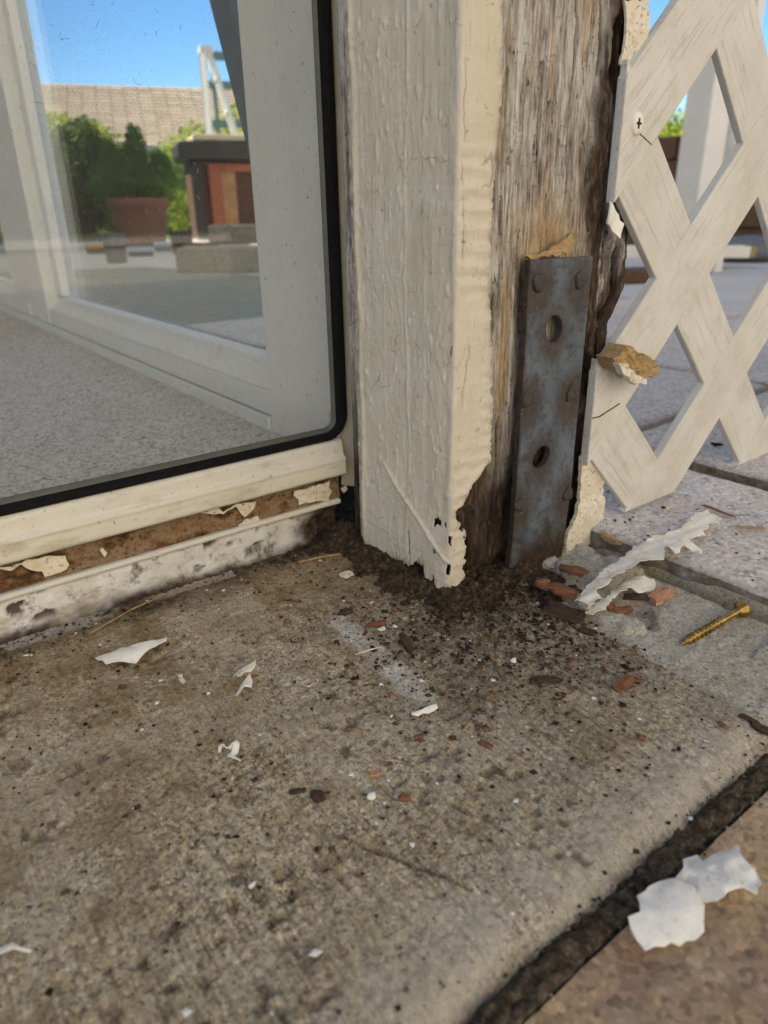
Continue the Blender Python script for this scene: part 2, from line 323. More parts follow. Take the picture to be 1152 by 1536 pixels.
def m_glass():
    m = bpy.data.materials.new('window_glass'); m.use_nodes = True; t = m.node_tree; t.nodes.clear()
    out = t.nodes.new('ShaderNodeOutputMaterial'); tr = t.nodes.new('ShaderNodeBsdfTransparent'); tr.inputs[0].default_value = (.95, .965, .96, 1)
    gl = t.nodes.new('ShaderNodeBsdfGlossy'); gl.inputs['Roughness'].default_value = 0.0; gl.inputs[0].default_value = (1, 1, 1, 1)
    ge = t.nodes.new('ShaderNodeNewGeometry'); dp = t.nodes.new('ShaderNodeVectorMath'); dp.operation = 'DOT_PRODUCT'; t.links.new(ge.outputs['Normal'], dp.inputs[0]); t.links.new(ge.outputs['Incoming'], dp.inputs[1])
    ab = t.nodes.new('ShaderNodeMath'); ab.operation = 'ABSOLUTE'; t.links.new(dp.outputs['Value'], ab.inputs[0])
    om = t.nodes.new('ShaderNodeMath'); om.operation = 'SUBTRACT'; om.inputs[0].default_value = 1; t.links.new(ab.outputs[0], om.inputs[1])
    pw = t.nodes.new('ShaderNodeMath'); pw.operation = 'POWER'; pw.inputs[1].default_value = 5; t.links.new(om.outputs[0], pw.inputs[0])
    fr = t.nodes.new('ShaderNodeMath'); fr.operation = 'MULTIPLY_ADD'; fr.inputs[1].default_value = .97; fr.inputs[2].default_value = .02; t.links.new(pw.outputs[0], fr.inputs[0])   # Schlick, either side
    m1 = t.nodes.new('ShaderNodeMixShader'); t.links.new(fr.outputs[0], m1.inputs[0]); t.links.new(tr.outputs[0], m1.inputs[1]); t.links.new(gl.outputs[0], m1.inputs[2])
    df = t.nodes.new('ShaderNodeBsdfDiffuse'); df.inputs[0].default_value = (.55, .55, .53, 1)
    tc = t.nodes.new('ShaderNodeTexCoord'); nz = t.nodes.new('ShaderNodeTexNoise'); nz.inputs['Scale'].default_value = 700; nz.inputs['Detail'].default_value = 5; nz.inputs['Roughness'].default_value = .7
    nb = t.nodes.new('ShaderNodeTexNoise'); nb.inputs['Scale'].default_value = 18; nb.inputs['Detail'].default_value = 4
    for q in (nz, nb): t.links.new(tc.outputs['Object'], q.inputs[0])
    r1 = t.nodes.new('ShaderNodeMapRange'); r1.inputs[1].default_value = .58; r1.inputs[2].default_value = .75; r1.inputs[3].default_value = .008; r1.inputs[4].default_value = .22
    t.links.new(nz.outputs[0], r1.inputs[0])
    r2 = t.nodes.new('ShaderNodeMapRange'); r2.inputs[1].default_value = .35; r2.inputs[2].default_value = .7; r2.inputs[3].default_value = .25; r2.inputs[4].default_value = 1.0
    t.links.new(nb.outputs[0], r2.inputs[0])
    mu = t.nodes.new('ShaderNodeMath'); mu.operation = 'MULTIPLY'; t.links.new(r1.outputs[0], mu.inputs[0]); t.links.new(r2.outputs[0], mu.inputs[1])
    m2 = t.nodes.new('ShaderNodeMixShader'); t.links.new(mu.outputs[0], m2.inputs[0]); t.links.new(m1.outputs[0], m2.inputs[1]); t.links.new(df.outputs[0], m2.inputs[2])
    t.links.new(m2.outputs[0], out.inputs[0]); return m
def m_carpet():
    t = NT('carpet', 1.0, spec=.05); g = t.vor(520, out=1); s = t.n('ShaderNodeSeparateColor'); t.put(s.inputs[0], g)
    c = t.ramp(s.outputs[0], (.0, (.34, .30, .265)), (.2, (.60, .555, .515)), (.6, (.76, .725, .69)), (1, (.86, .84, .82)))
    c = t.mix(t.ramp(t.noise(18, 4), (.35, .0), (.7, .3)), c, (.58, .54, .50))
    t.col(c); t.bump(t.noise(600, 4, .7), .002, .8); return t.m
def m_leaf(name, a, b):
    t = NT(name, .6, spec=.3); t.col(t.ramp(t.noise(14, 4, .7), (.3, a), (.7, b)))
    t.b.inputs['Subsurface Weight'].default_value = 0
    tl = t.n('ShaderNodeBsdfTranslucent'); t.put(tl.inputs[0], tuple(min(1, x * 1.6) for x in b)); mx = t.n('ShaderNodeMixShader'); mx.inputs[0].default_value = .4
    o = t.t.nodes['Material Output']; t.t.links.new(t.b.outputs[0], mx.inputs[1]); t.t.links.new(tl.outputs[0], mx.inputs[2]); t.t.links.new(mx.outputs[0], o.inputs[0]); return t.m

MAT = dict(concrete=m_concrete(), soil=m_soil(), paint=m_paint(), flake=m_flake(), cflake=m_cream_flake(), strip=m_strip(), wood=m_wood(), steel=m_steel(),
  mortar=m_stone('mortar_bed', (.44, .385, .285), (.50, .46, .385), (.56, .51, .41), 30),
  flag=m_stone('brown_flagstone', (.58, .41, .23), (.34, .215, .165), (.50, .43, .33), 16, dark=(.13, .075, .055), bump=.0016),
  paver=m_stone('lilac_paver', (.60, .53, .49), (.66, .60, .55), (.66, .57, .48), 14, bump=.0006, side=True),
  patio=m_plain('patio_concrete', (.58, .57, .55), .10, 3, .85),
  la=m_lattice('lattice_grain_rising', -45), lb=m_lattice('lattice_grain_falling', 45),
  rail=m_rail('aged_rail_paint', (.72, .675, .55), (.68, .66, .61), .5), rust=m_rust(), board=m_board(),
  rubber=m_plain('black_rubber', (.010, .010, .0105), .2, 300, .85, .0003, spec=.15), glass=m_glass(), carpet=m_carpet(),
  white=m_rail('interior_white_paint', (.79, .775, .745), (.83, .82, .80), .10, .5),
  trim=m_plain('beige_trim', (.55, .49, .39), .1, 120, .55, .0003),
  chip_red=m_chip('reddish_wood', (.08, .032, .016), (.30, .135, .07)), chip_dark=m_chip('dark_rotten_wood', (.025, .015, .01), (.10, .06, .038)),
  chip_tan=m_chip('tan_wood', (.24, .14, .06), (.52, .36, .18)), chip_pink=m_chip('pinkish_wood', (.3, .13, .07), (.6, .33, .2)),
  clod=m_vary('dark_clod', (.025, .017, .011), (.085, .057, .034), (.19, .13, .078)), crumb_red=m_vary('wood_crumb', (.05, .024, .013), (.15, .075, .042), (.27, .16, .095)),
  brass=m_plain('yellow_zinc', (.52, .33, .10), .3, 200, .35, .0001, .85), nail=m_plain('rusty_nail', (.10, .085, .075), .3, 400, .7, .0004, .3))

# measured outlines and positions, millimetres
D = {
 'F1': [[-168.04,56.49],[-165.6,57.42],[-163.99,57.34],[-158.17,58.33],[-153.27,56.16],[-146.0,54.12],[-140.48,53.3],[-135.81,51.63],[-137.33,49.24],[-143.5,48.35],[-148.43,47.35],[-153.71,45.07],[-159.53,47.35],[-165.52,48.86],[-166.18,51.95]],
 'F2': [[-142.99,22.11],[-140.98,21.61],[-142.1,17.02],[-144.09,15.39],[-144.17,18.67]],
 'F3a': [[-125.81,3.26],[-122.76,3.67],[-119.74,3.92],[-114.18,4.45],[-115.44,1.61],[-118.88,-0.08],[-121.72,0.01],[-125.68,-2.2],[-126.14,0.29]],
 'F3b': [[-129.35,-6.7],[-125.95,-3.24],[-124.39,-2.39],[-121.24,0.43],[-118.82,1.77],[-119.17,-2.29],[-121.93,-5.39],[-124.71,-5.27],[-128.41,-7.04]],
 'F4': [[-148.84,-32.08],[-147.17,-30.61],[-145.51,-30.26],[-143.58,-31.45],[-142.36,-33.08],[-144.25,-34.88],[-146.89,-36.85],[-146.41,-39.29],[-144.3,-40.0]],
 'F5': [[-232.28,-65.77],[-229.96,-66.28],[-226.48,-67.25],[-222.98,-71.28],[-223.41,-71.81],[-226.85,-69.13],[-230.2,-67.57]],
 'F6': [[-88.51,-166.59],[-84.51,-167.2],[-79.82,-163.57],[-74.93,-164.15],[-71.0,-165.01],[-65.0,-166.33],[-61.54,-166.74],[-56.99,-164.41],[-53.75,-166.34],[-54.38,-168.83],[-48.31,-169.99],[-40.68,-171.67],[-40.84,-173.4],[-45.45,-175.82],[-45.97,-180.06],[-47.98,-183.0],[-53.1,-184.43],[-55.21,-181.72],[-57.56,-179.88],[-64.25,-178.89],[-65.7,-176.18],[-65.41,-174.18],[-67.92,-177.06],[-73.01,-180.15],[-76.94,-180.0],[-81.66,-178.23],[-85.66,-176.06],[-91.15,-174.12],[-91.75,-171.32],[-90.88,-168.67]],
 'F7': [[-112.61,-158.37],[-110.09,-159.88],[-108.7,-163.66],[-111.75,-162.18],[-113.15,-159.75]],
 'F8': [[17.13,-60.75],[29.72,-56.03],[42.19,-51.73],[57.22,-48.61],[75.21,-45.24],[93.28,-42.47],[109.64,-42.87],[120.37,-45.89],[135.93,-44.75],[155.81,-40.0],[164.1,-42.42],[162.41,-51.9],[154.3,-55.72],[148.33,-52.87],[132.62,-57.82],[118.86,-57.85],[119.03,-67.03],[115.57,-67.74],[111.86,-59.41],[101.24,-61.29],[102.17,-53.3],[88.06,-62.35],[83.32,-60.15],[78.81,-56.48],[67.01,-56.54],[61.13,-58.0],[54.75,-55.88],[47.64,-59.08],[39.94,-61.47],[35.61,-60.78],[31.18,-65.43],[21.2,-67.91],[15.97,-68.79],[22.03,-64.69],[21.23,-60.09]],
 'F9': [[30.7,-58.44],[46.84,-56.25],[71.35,-52.14],[79.67,-47.67],[79.23,-52.17],[86.45,-59.61],[81.55,-63.49],[68.64,-62.17],[68.51,-57.56],[53.96,-59.12],[40.54,-62.3],[31.99,-62.13]],
 'F10': [[-79.82,-60.6],[-67.45,-61.84],[-68.56,-63.86],[-80.37,-62.02]],
 'F11': [[-36.89,55.75],[-33.4,57.31],[-29.74,55.45],[-30.18,49.6],[-35.75,49.08],[-38.04,51.65]],
 'C1': [61.28,-27.35,13.66,-80.06,0.5],
 'C2a': [35.89,-27.5,8.05,-86.39,0.8],
 'C2b': [39.09,-37.59,13.48,-64.16,0.6],
 'C3': [26.97,-51.07,19.51,-64.23,0.45],
 'C4': [24.01,-64.96,8.25,-75.05,0.5],
 'C5': [76.97,-69.56,13.97,-4.01,0.5],
 'C6': [67.62,-62.07,11.02,-56.95,0.4],
 'C7a': [49.7,-58.35,8.91,-118.2,0.7],
 'C7b': [51.79,-64.25,10.51,-14.65,0.5],
 'C8': [48.46,-77.6,12.21,-38.73,0.45],
 'C9': [50.53,-86.23,5.98,-9.44,0.6],
 'C10': [3.19,-100.0,10.68,-3.17,0.5],
 'C11': [10.46,-101.84,4.83,-65.6,0.5],
 'C12': [-20.01,-78.1,12.21,-34.81,0.3],
 'C15': [22.75,-143.05,6.58,-75.93,0.4],
 'C15b': [22.01,-148.75,6.59,-81.75,0.6],
 'C17': [-19.3,-124.19,3.02,-50.19,0.8],
 'C18': [11.93,-138.72,2.9,-102.77,0.6],
 'C13': [180.01,-41.08,18.34,-80.94,0.2],
 'C14': [105.69,-16.13,26.31,-118.24,0.14],
 'C16': [169.76,-65.52,13.66,-61.3,0.2],
 'C19': [-109.76,-76.62,4.41,-45.89,0.6],
 'C20': [-67.62,-89.4,5.48,-78.7,0.5],
 'C21': [-108.15,-91.89,3.75,-38.16,0.7],
 'C22': [-135.25,-66.18,5.21,-16.85,0.4],
 'C23': [-49.62,-20.74,13.17,-109.99,0.3],
 'C24': [-50.23,2.26,7.81,-27.44,0.5],
 'C25': [-55.12,21.68,5.9,-38.8,0.9],
 'C26': [-85.45,-71.51,3.45,-20.14,0.7],
 'C27': [-131.65,-73.74,4.67,-92.38,0.8],
 'C28': [-210.75,-57.48,2.52,-4.72,0.6],
 'C29': [-189.38,-89.16,1.78,-0.14,0.9],
 'SCREW': [72.68,-99.97,48.55,-4.54,1],
 'E': [[14.29,260.57],[14.08,247.41],[15.45,232.71],[15.22,212.82],[13.06,196.98],[13.35,178.92],[13.36,157.72],[14.17,151.1],[16.88,127.06],[19.53,90.73],[18.98,68.84],[14.58,55.62],[8.1,55.81],[2.49,60.05],[-0.85,53.84],[-2.42,47.11],[2.37,39.21],[5.44,31.61],[2.14,20.48],[5.41,8.48],[-0.57,3.84],[-6.53,0.03]],
 'B': [[74.11,5.79],[70.26,1.08],[59.71,0.79],[49.55,-0.34],[39.66,5.33],[32.56,5.28],[27.93,9.2],[20.07,10.76],[16.71,4.9],[9.14,4.92],[3.77,0.88],[-4.52,-0.54]],
 'PL': [[34.64,164.43],[79.67,164.1],[79.05,2.02],[34.5,-9.35]],
 'H1': [[54.14,138.58],[61.85,132.13],[55.74,125.05],[48.68,131.26]],
 'H2': [[54.1,72.58],[59.5,66.31],[51.21,60.74],[45.43,67.16]],
 'NAILS': [[41.53,154.17],[71.57,153.43],[39.37,99.68],[72.69,97.07],[77.08,39.51],[37.46,43.54]],
 'SPL': [[30.1,165.65],[50.24,167.65],[64.63,174.79],[68.07,171.13],[62.41,165.66],[41.32,164.84]],
 'SLIV': [[104.08,111.53],[112.99,101.22],[106.48,87.23],[112.13,46.61],[118.74,15.1],[116.31,2.42],[131.36,-7.55],[138.86,-22.18],[106.95,-11.95],[87.13,-4.27],[83.81,11.96],[90.72,22.75],[92.63,51.02],[95.05,74.01],[95.62,92.72],[97.34,107.03]],
 'SLIVT': [[89.57,269.94],[107.58,272.23],[110.82,262.41],[108.17,252.99],[97.45,242.25],[91.64,246.22],[95.82,255.66]],
 'SLIVM': [[90.51,189.09],[95.28,186.09],[103.24,178.39],[102.06,173.16],[100.33,170.72],[95.1,175.51],[90.27,178.66]],
 'SCR2': [[106.34,222.2]],
 'WCH': [[89.37,114.23],[101.2,120.78],[133.31,104.94],[126.11,100.31],[112.63,100.38],[94.98,107.54]],
 'WOODR': [[108.51,265.09],[102.11,246.11],[103.87,218.66],[101.37,195.22],[113.85,173.39],[122.03,149.87],[120.95,121.91],[106.68,101.79]],
 'R1': [[-190.94,38.78],[-186.82,37.43],[-179.9,38.37],[-169.24,37.73],[-162.96,35.28],[-162.5,30.4],[-163.91,28.01],[-170.45,27.34],[-174.35,27.53],[-174.54,30.6],[-179.43,33.16],[-182.46,36.91],[-187.35,34.88],[-191.16,37.77]],
 'R2': [[-93.0,39.17],[-83.88,39.78],[-80.26,35.72],[-71.58,38.6],[-59.97,36.61],[-62.62,32.0],[-68.32,29.29],[-70.18,31.93],[-72.77,37.35],[-80.38,34.71],[-87.31,36.6]],
 'R3': [[-35.09,36.71],[-25.62,36.54],[-10.27,37.25],[-11.73,33.68],[-9.41,30.28],[-12.08,27.55],[-12.24,24.75],[-23.84,27.2],[-33.44,27.48],[-32.61,30.59],[-35.3,34.03]],
 'R4': [[-145.32,34.53],[-144.17,31.27],[-145.37,29.22],[-146.43,30.53],[-146.84,33.07]],
 'R5': [[-71.89,26.03],[-67.38,27.97],[-59.73,28.0],[-58.9,25.07],[-66.65,24.54],[-72.0,24.99]],
 'R6': [[-3.05,30.4],[0.87,31.72],[1.64,28.67],[-1.28,27.1]],
}
mm = lambda k: [(a / 1000, b / 1000) for a, b in D[k]]

# ================================================================== setting
# --- ground and patio
mesh_obj('ground', [(-300, -300, -.05), (300, -300, -.05), (300, 300, -.05), (-300, 300, -.05)], [(0, 1, 2, 3)], m_plain('dry_soil', (.20, .16, .11), .2, .6, .95))['kind'] = 'structure'
b = MB(); b.box(-5, 5, -6, -.62, -.045, -.012); b.build('front_path', m_plain('tan_path', (.42, .365, .30), .1, 3, .9))['kind'] = 'structure'
b = MB(); b.box(.075, 7.5, .135, 6.55, -.045, .0); patio = b.build('patio', MAT['patio']); patio['kind'] = 'structure'

# --- concrete slab in front of the window (broom finished, rounded front edge)
xs = np.concatenate([np.linspace(-3, -.36, 24)[:-1], np.linspace(-.36, .034, 500)]); ys = np.concatenate([np.linspace(-.178, .125, 390), [.14, .2]])
X, Y = np.meshgrid(xs, ys, indexing='ij')
edge_y = -.156 + .0020 * (fbm(X * 14, X * 0, 3, 5) - .5)
dy = edge_y + .014 - Y
rad = np.clip(dy / .016, 0, 1); Z = -.016 * (1 - np.sqrt(np.clip(1 - rad ** 2, 0, 1))) - np.clip(dy - .016, 0, 1) * 1.2
ex = .031 + .004 * (fbm(Y * 30, Y * 0, 3, 9) - .5); Z -= .0045 * ss(-.003, .0025, X - ex)
flat = 1 - ss(-.004, .012, dy)
Z += .0011 * (fbm(X * 22, Y * 22, 3, 1) - .5) + .0010 * (fbm(X * 900, Y * 120, 2, 2) - .5) * flat + .0014 * (fbm(X * 420, Y * 420, 3, 3) - .5) * (.2 + .8 * flat)
pit = ss(.70, .82, vn(X * 260, Y * 260, 31)) * ss(.45, .7, vn(X * 40, Y * 40, 33)); Z -= .0012 * pit * flat
d_wall = .1015 - Y; n1 = fbm(X * 40, Y * 40, 4, 41) - .5
soil = np.maximum(ss(.030, .002, d_wall + .03 * n1) * (X > -3), ss(.075, .02, np.hypot((X - .035) / 1.35, (Y - .02)) + .05 * n1))
soil = np.maximum(soil, .5 * ss(.14, .05, np.hypot((X - .03) * .8, (Y + .02) * 1.0) + .09 * (fbm(X * 60, Y * 60, 4, 43) - .5)))
soil = np.maximum(soil, .85 * ss(.010, .018, dy + .008 * (fbm(X * 45, Y * 45, 4, 46) - .5)))
soil = np.maximum(soil, .5 * pit)
brown = np.clip(ss(-.07, .06, Y + .22 * (fbm(X * 11, Y * 11, 4, 45) - .5) - .25 * (X + .10)) * .8 + .35 * ss(.45, .65, fbm(X * 16 + 5, Y * 16, 4, 48)) + .12, 0, 1)
streak = ss(.02, -.11, Y + .08 * (fbm(X * 14, Y * 14, 3, 54) - .5))
gl = np.abs((X + .1352) + (Y + .0889) * (-.0216 / -.0432) - .0015 * (fbm(Y * 90, Y * 0, 3, 56) - .5)); groove = ss(.0009, .0003, gl) * (Y < -.088) * (Y > -.132); Z -= .0008 * groove
pale = ss(-.026, .004, dy + .012 * (fbm(X * 30, Y * 30, 3, 47) - .5)) * ss(.017, .008, dy)
pale = np.maximum(pale, .35 * ss(.55, .75, fbm(X * 18, Y * 18, 3, 49)))
a = np.array([-.062, .016]); c = np.array([-.068, -.052]); t = np.clip(((X - a[0]) * (c - a)[0] + (Y - a[1]) * (c - a)[1]) / ((c - a) @ (c - a)), 0, 1)
dst = np.hypot(X - a[0] - t * (c - a)[0], Y - a[1] - t * (c - a)[1]); white = ss(.0085, .003, dst + .003 * (vn(X * 200, Y * 200, 51) - .5)) * (.4 + .6 * vn(X * 90, Y * 90, 52))
white = np.maximum(white, .8 * ss(.016, .004, d_wall + .006 * n1) * ss(.48, .62, vn(X * 22, Y * 60, 53)) * (X < -.08))
soil = np.maximum(soil, .8 * groove); soil *= 1 - .9 * white; brown *= 1 - pale
grid('concrete_slab', X, Y, Z, MAT['concrete'], attrs=dict(soil=soil, streak=streak, brown=brown, pale=pale, white=white), flip=False)['kind'] = 'structure'

# --- mortar bed between the slab and the raised paver
xs = np.linspace(.026, .125, 130); ys = np.linspace(-.30, .03, 300); X, Y = np.meshgrid(xs, ys, indexing='ij')
st = .003 * ss(.45, .5, fbm(X * 22 + 3, Y * 16, 3, 61)) + .002 * ss(.55, .58, fbm(X * 40, Y * 30, 3, 63))
Z = -.0055 + 1.5 * st + .0016 * (fbm(X * 260, Y * 260, 4, 65) - .5) - .012 * ss(.097, .106, X + .006 * (fbm(Y * 60, Y * 0, 3, 67) - .5))
grid('mortar_bed', X, Y, Z, MAT['mortar'])['kind'] = 'structure'
# --- flagstone in front, soil filled joint
xs = np.linspace(-.42, .45, 420); ys = np.linspace(-.64, -.165, 300); X, Y = np.meshgrid(xs, ys, indexing='ij')
ed = -.1560 + .013 * (fbm(X * 30, X * 0, 5, 71, .65) - .5)
Z = -.003 - .02 * ss(-.006, .003, Y - ed) + .0030 * (fbm(X * 30, Y * 30, 4, 73) - .5) + .0012 * (fbm(X * 300, Y * 300, 3, 75) - .5)
flag = grid('flagstone_paving', X, Y, Z, MAT['flag']); flag['kind'] = 'structure'
xs = np.linspace(-.42, .12, 360); ys = np.linspace(-.19, -.14, 50); X, Y = np.meshgrid(xs, ys, indexing='ij')
Z = -.0072 + .0038 * ss(-.152, -.158, Y) - .012 * ss(-.1630, -.168, Y) + .004 * (fbm(X * 70, Y * 70, 4, 77) - .5) + .003 * (vn(X * 500, Y * 500, 79) - .5)
jd = NT('joint_dirt', .95, spec=.15); jd.col(jd.ramp(jd.noise(330, 7, .75), (.34, (.03, .022, .014)), (.5, (.11, .08, .052)), (.66, (.27, .21, .14)))); jd.bump(jd.noise(700, 5, .7), .0015, 1)
tag(grid('joint_soil', X, Y, Z, jd.m), 'dark damp soil filling the joint along the rounded slab edge', 'soil', kind='stuff')

# --- raised pavers beyond the lattice, one object each
def paver(x0, x1, y0, y1, zt, seed):
    n = max(12, int((x1 - x0) / .004)); m = max(12, int((y1 - y0) / .004)); n, m = min(n, 140), min(m, 140)
    xs = np.concatenate([[x0, x0], np.linspace(x0, x1, n), [x1, x1]]); ys = np.concatenate([[y0, y0], np.linspace(y0, y1, m), [y1, y1]])
    X, Y = np.meshgrid(xs, ys, indexing='ij'); ins = np.minimum(np.minimum(X - x0, x1 - X), np.minimum(Y - y0, y1 - Y))
    Z = zt - .003 * np.exp(-ins / .004) + .0012 * (fbm(X * 25, Y * 25, 4, seed) - .5) + .0006 * (vn(X * 300, Y * 300, seed) - .5)
    Z[0, :] = Z[-1, :] = -.04; Z[:, 0] = Z[:, -1] = -.04
    wob = .004 * (fbm(Y * 30, X * 30, 3, seed + 3) - .5); sd_ = np.zeros_like(X); sd_[0, :] = sd_[1, :] = sd_[-1, :] = sd_[:, 0] = sd_[:, -1] = 1; sd_ = np.maximum(sd_, np.exp(-ins / .003) * .5); XX = X + wob; XX[0, :] += .007
    o = grid('paving_stone', XX, Y + wob, Z, MAT['paver'], pav, dict(side=sd_))
pav = empty('stone_paving'); pav['kind'] = 'structure'
XL = [.107, .259, .553, .86, 1.17]; YL = [-.42, -.19, .104, .40, .70, 1.0]
k = 0
for i in range(4):
    for j in range(5):
        y0, y1 = YL[j], YL[j + 1]
        if i == 1: y0, y1 = y0 + .0, y1
        paver(XL[i], XL[i + 1] - .011, y0, y1 - .011, .012 + .0015 * math.sin(i * 3 + j * 5), 100 + k); k += 1
b = MB(); b.box(.108, 1.16, -.42, .99, -.044, .0035); b.build('joint_mortar', MAT['mortar'], pav)

# --- lawn beyond the patio
b = MB(); b.box(-30, 60, 6.56, 80, -.048, -.004); b.box(7.52, 60, -40, 6.56, -.048, -.004)
b.build('lawn', m_plain('lawn_soil', (.09, .17, .035), .3, 6, .9))['kind'] = 'structure'

# --- carpeted floor of the sunroom
xs = np.concatenate([np.linspace(-3.2, -.40, 12)[:-1], np.linspace(-.40, .0178, 170)]); ys = np.concatenate([np.linspace(.1125, 1.3, 460), np.linspace(1.32, 3.9, 12)])
X, Y = np.meshgrid(xs, ys, indexing='ij'); Z = .0335 + .0016 * (vn(X * 420, Y * 420, 81) - .5) + .002 * (fbm(X * 90, Y * 90, 2, 83) - .5)
Z += .0015 * ss(-.02, .015, X)
grid('carpet_floor', X, Y, Z, MAT['carpet'])['kind'] = 'structure'

# ================================================================== sunroom shell (above and behind the picture)
shell = empty('sunroom_shell', 'white sunroom roof and back walls above and behind the windows, with added shade parts', 'sunroom', loc=(0, 0, 0))
MB().box(-3.6, .12, .0, 4.2, 2.36, 2.46).build('roof', MAT['white'], shell)
tc_ = NT('translucent_sheet', .5); tr_ = tc_.n('ShaderNodeBsdfTranslucent'); tr_.inputs[0].default_value = (.72, .70, .64, 1); mx_ = tc_.n('ShaderNodeMixShader'); mx_.inputs[0].default_value = .75
tc_.b.inputs['Base Color'].default_value = (.7, .7, .68, 1); tc_.t.links.new(tc_.b.outputs[0], mx_.inputs[1]); tc_.t.links.new(tr_.outputs[0], mx_.inputs[2]); tc_.t.links.new(mx_.outputs[0], tc_.t.nodes['Material Output'].inputs[0])
Xc, Yc = np.meshgrid(np.linspace(.125, 2.45, 190), np.linspace(1.5, 5.4, 12), indexing='ij'); grid('added_patio_cover', Xc, Yc, 2.38 + .012 * np.sin(Xc * 2 * math.pi / .076), tc_.m, shell)  # unseen cover, added to shade the patio and pass soft light down
MB().box(-3.5, .07, .108, .16, 2.12, 2.358).build('front_header', MAT['white'], shell)
MB().box(.016, .07, .162, 4.0, 2.12, 2.358).build('side_header', MAT['white'], shell)
MB().box(-3.5, -3.4, .162, 4.0, -.04, 2.358).build('house_wall', MAT['white'], shell)
MB().box(-3.38, .012, 3.92, 4.0, -.04, 2.118).build('rear_wall', m_plain('brown_wall', (.12, .10, .085), .08, 5, .8), shell)

MB().box(-8, .10, 4.22, 10.5, -.045, 3.1).build('added_shade_house', m_plain('pale_stucco', (.66, .58, .46), .06, 4, .9), shell)  # unseen house body, added to throw shade over the patio
MB().box(-8.3, .45, 4.21, 10.8, 3.101, 3.2).build('added_shade_house_roof', MAT['rust'], shell)
# --- unseen wing added across the front path to bounce warm sunlight
wing = empty('bounce_wing', 'unseen cream stucco wing added across the front path to bounce warm light', 'house')
MB().box(-7, 7.5, -7.0, -4.6, -.045, 6.0).build('wall', m_plain('cream_stucco', (.70, .655, .575), .06, 4, .9, .002), wing)
MB().box(-7.3, 7.8, -7.3, -4.3, 6.002, 6.1).build('roof', MAT['rust'], wing)
pane_m = m_plain('dark_pane', (.05, .06, .07), .1, 2, .1)
for x0, x1, z0, z1 in ((-4.2, -2.7, .9, 2.1), (.45, 3.3, .02, 2.15), (-4.2, -2.7, 3.6, 4.8), (.9, 2.6, 3.6, 4.8)):  # the wide low opening is added to darken the near glass reflection
    f_ = MB().box(x0, x1, -4.598, -4.55, z0, z1).build('window', MAT['white'], wing); MB().box(x0 + .07, x1 - .07, -4.548, -4.53, z0 + .07, z1 - .07).build('pane', pane_m, f_)

# ================================================================== near window (front wall, along X)
fw = empty('sunroom_window', 'near window with black rubber gasket and rusty peeling bottom rail left of the post', 'window', loc=(-1.2, .1, .0), kind='thing')
fw.location = (0, 0, 0)
def extrude_x(name, prof, x0, x1, mat, amp=0.0, seed=0, step=.002, attrs_fn=None, xw=None):
    """profile (y,z) swept along x with small surface unevenness"""
    pr = [];
    for (p, q) in zip(prof[:-1], prof[1:]):
        L = math.hypot(q[0] - p[0], q[1] - p[1]); k = max(1, int(L / .0012))
        for i in range(k): pr.append((p[0] + (q[0] - p[0]) * i / k, p[1] + (q[1] - p[1]) * i / k))
    pr.append(prof[-1]); pr = np.array(pr)
    xs = np.concatenate([np.linspace(x0, max(x0, -.4), 6)[:-1], np.arange(max(x0, -.4), x1, step), [x1]]) if x0 < -.4 else np.append(np.arange(x0, x1, step), x1)
    arc = np.concatenate([[0], np.cumsum(np.hypot(*np.diff(pr, axis=0).T))])
    Xg, A = np.meshgrid(xs, arc, indexing='ij'); Yg = np.broadcast_to(pr[:, 0], Xg.shape).copy(); Zg = np.broadcast_to(pr[:, 1], Xg.shape).copy()
    Yg += amp * (fbm(Xg * 120, A * 250, 4, seed) - .5) * 2 + amp * 1.5 * (fbm(Xg * 12, A * 40, 3, seed + 5) - .5); Zg += amp * .6 * (fbm(Xg * 40, A * 100, 3, seed + 9) - .5)
    at = attrs_fn(Xg, Zg) if attrs_fn else None
    if at and 'push' in at: Yg += at.pop('push')
    return grid(name, Xg, Yg, Zg, mat, fw, at, flip=True)
def board_at(X, Z):
    n = fbm(X * 60, Z * 90, 4, 91)
    d = ss(-.044, -.022, X + .02 * (n - .5)) ; d = np.maximum(d, ss(.0075, .0, Z + .012 * (n - .5)))
    pk = ss(.60, .66, fbm(X * 90, Z * 130, 5, 93)) * ss(.003, .007, Z) * ss(.40, .6, vn(X * 25, Z * 0, 94)); d = np.maximum(d, pk * .9)
    return dict(dirt=np.clip(d, 0, 1), push=.007 * ss(-.034, -.012, X + .02 * (n - .5)) * ss(.022, .014, Z) * (.4 + n) + .003 * pk)
extrude_x('sill_board', [(.135, .0206), (.1025, .0212), (.1018, .019), (.1012, .010), (.1005, .0), (.1, -.006)], -1.6, -.004, MAT['board'], .0007, 3, .0012, board_at)
extrude_x('ledge_bead', [(.115, .0250), (.1000, .0250), (.0992, .0243), (.0990, .0232), (.0994, .0222), (.1010, .0216), (.1025, .0214)], -1.6, -.005, MAT['rail'], .00035, 13, .0015)
extrude_x('rusted_strip', [(.113, .0408), (.1040, .0408), (.1038, .033), (.1032, .0275), (.1018, .0252)], -1.6, -.003, MAT['rust'], .0006, 23, .0013)
extrude_x('bottom_rail', [(.120, .0625), (.1010, .0622), (.0995, .0605), (.0990, .0565), (.0984, .0535), (.0972, .0525), (.0962, .0520), (.0958, .0508), (.0964, .0498), (.0962, .0470), (.0960, .0425), (.0966, .0412), (.100, .0409), (.110, .0408)], -1.6, -.002, MAT['rail'], .00018, 33, .003)
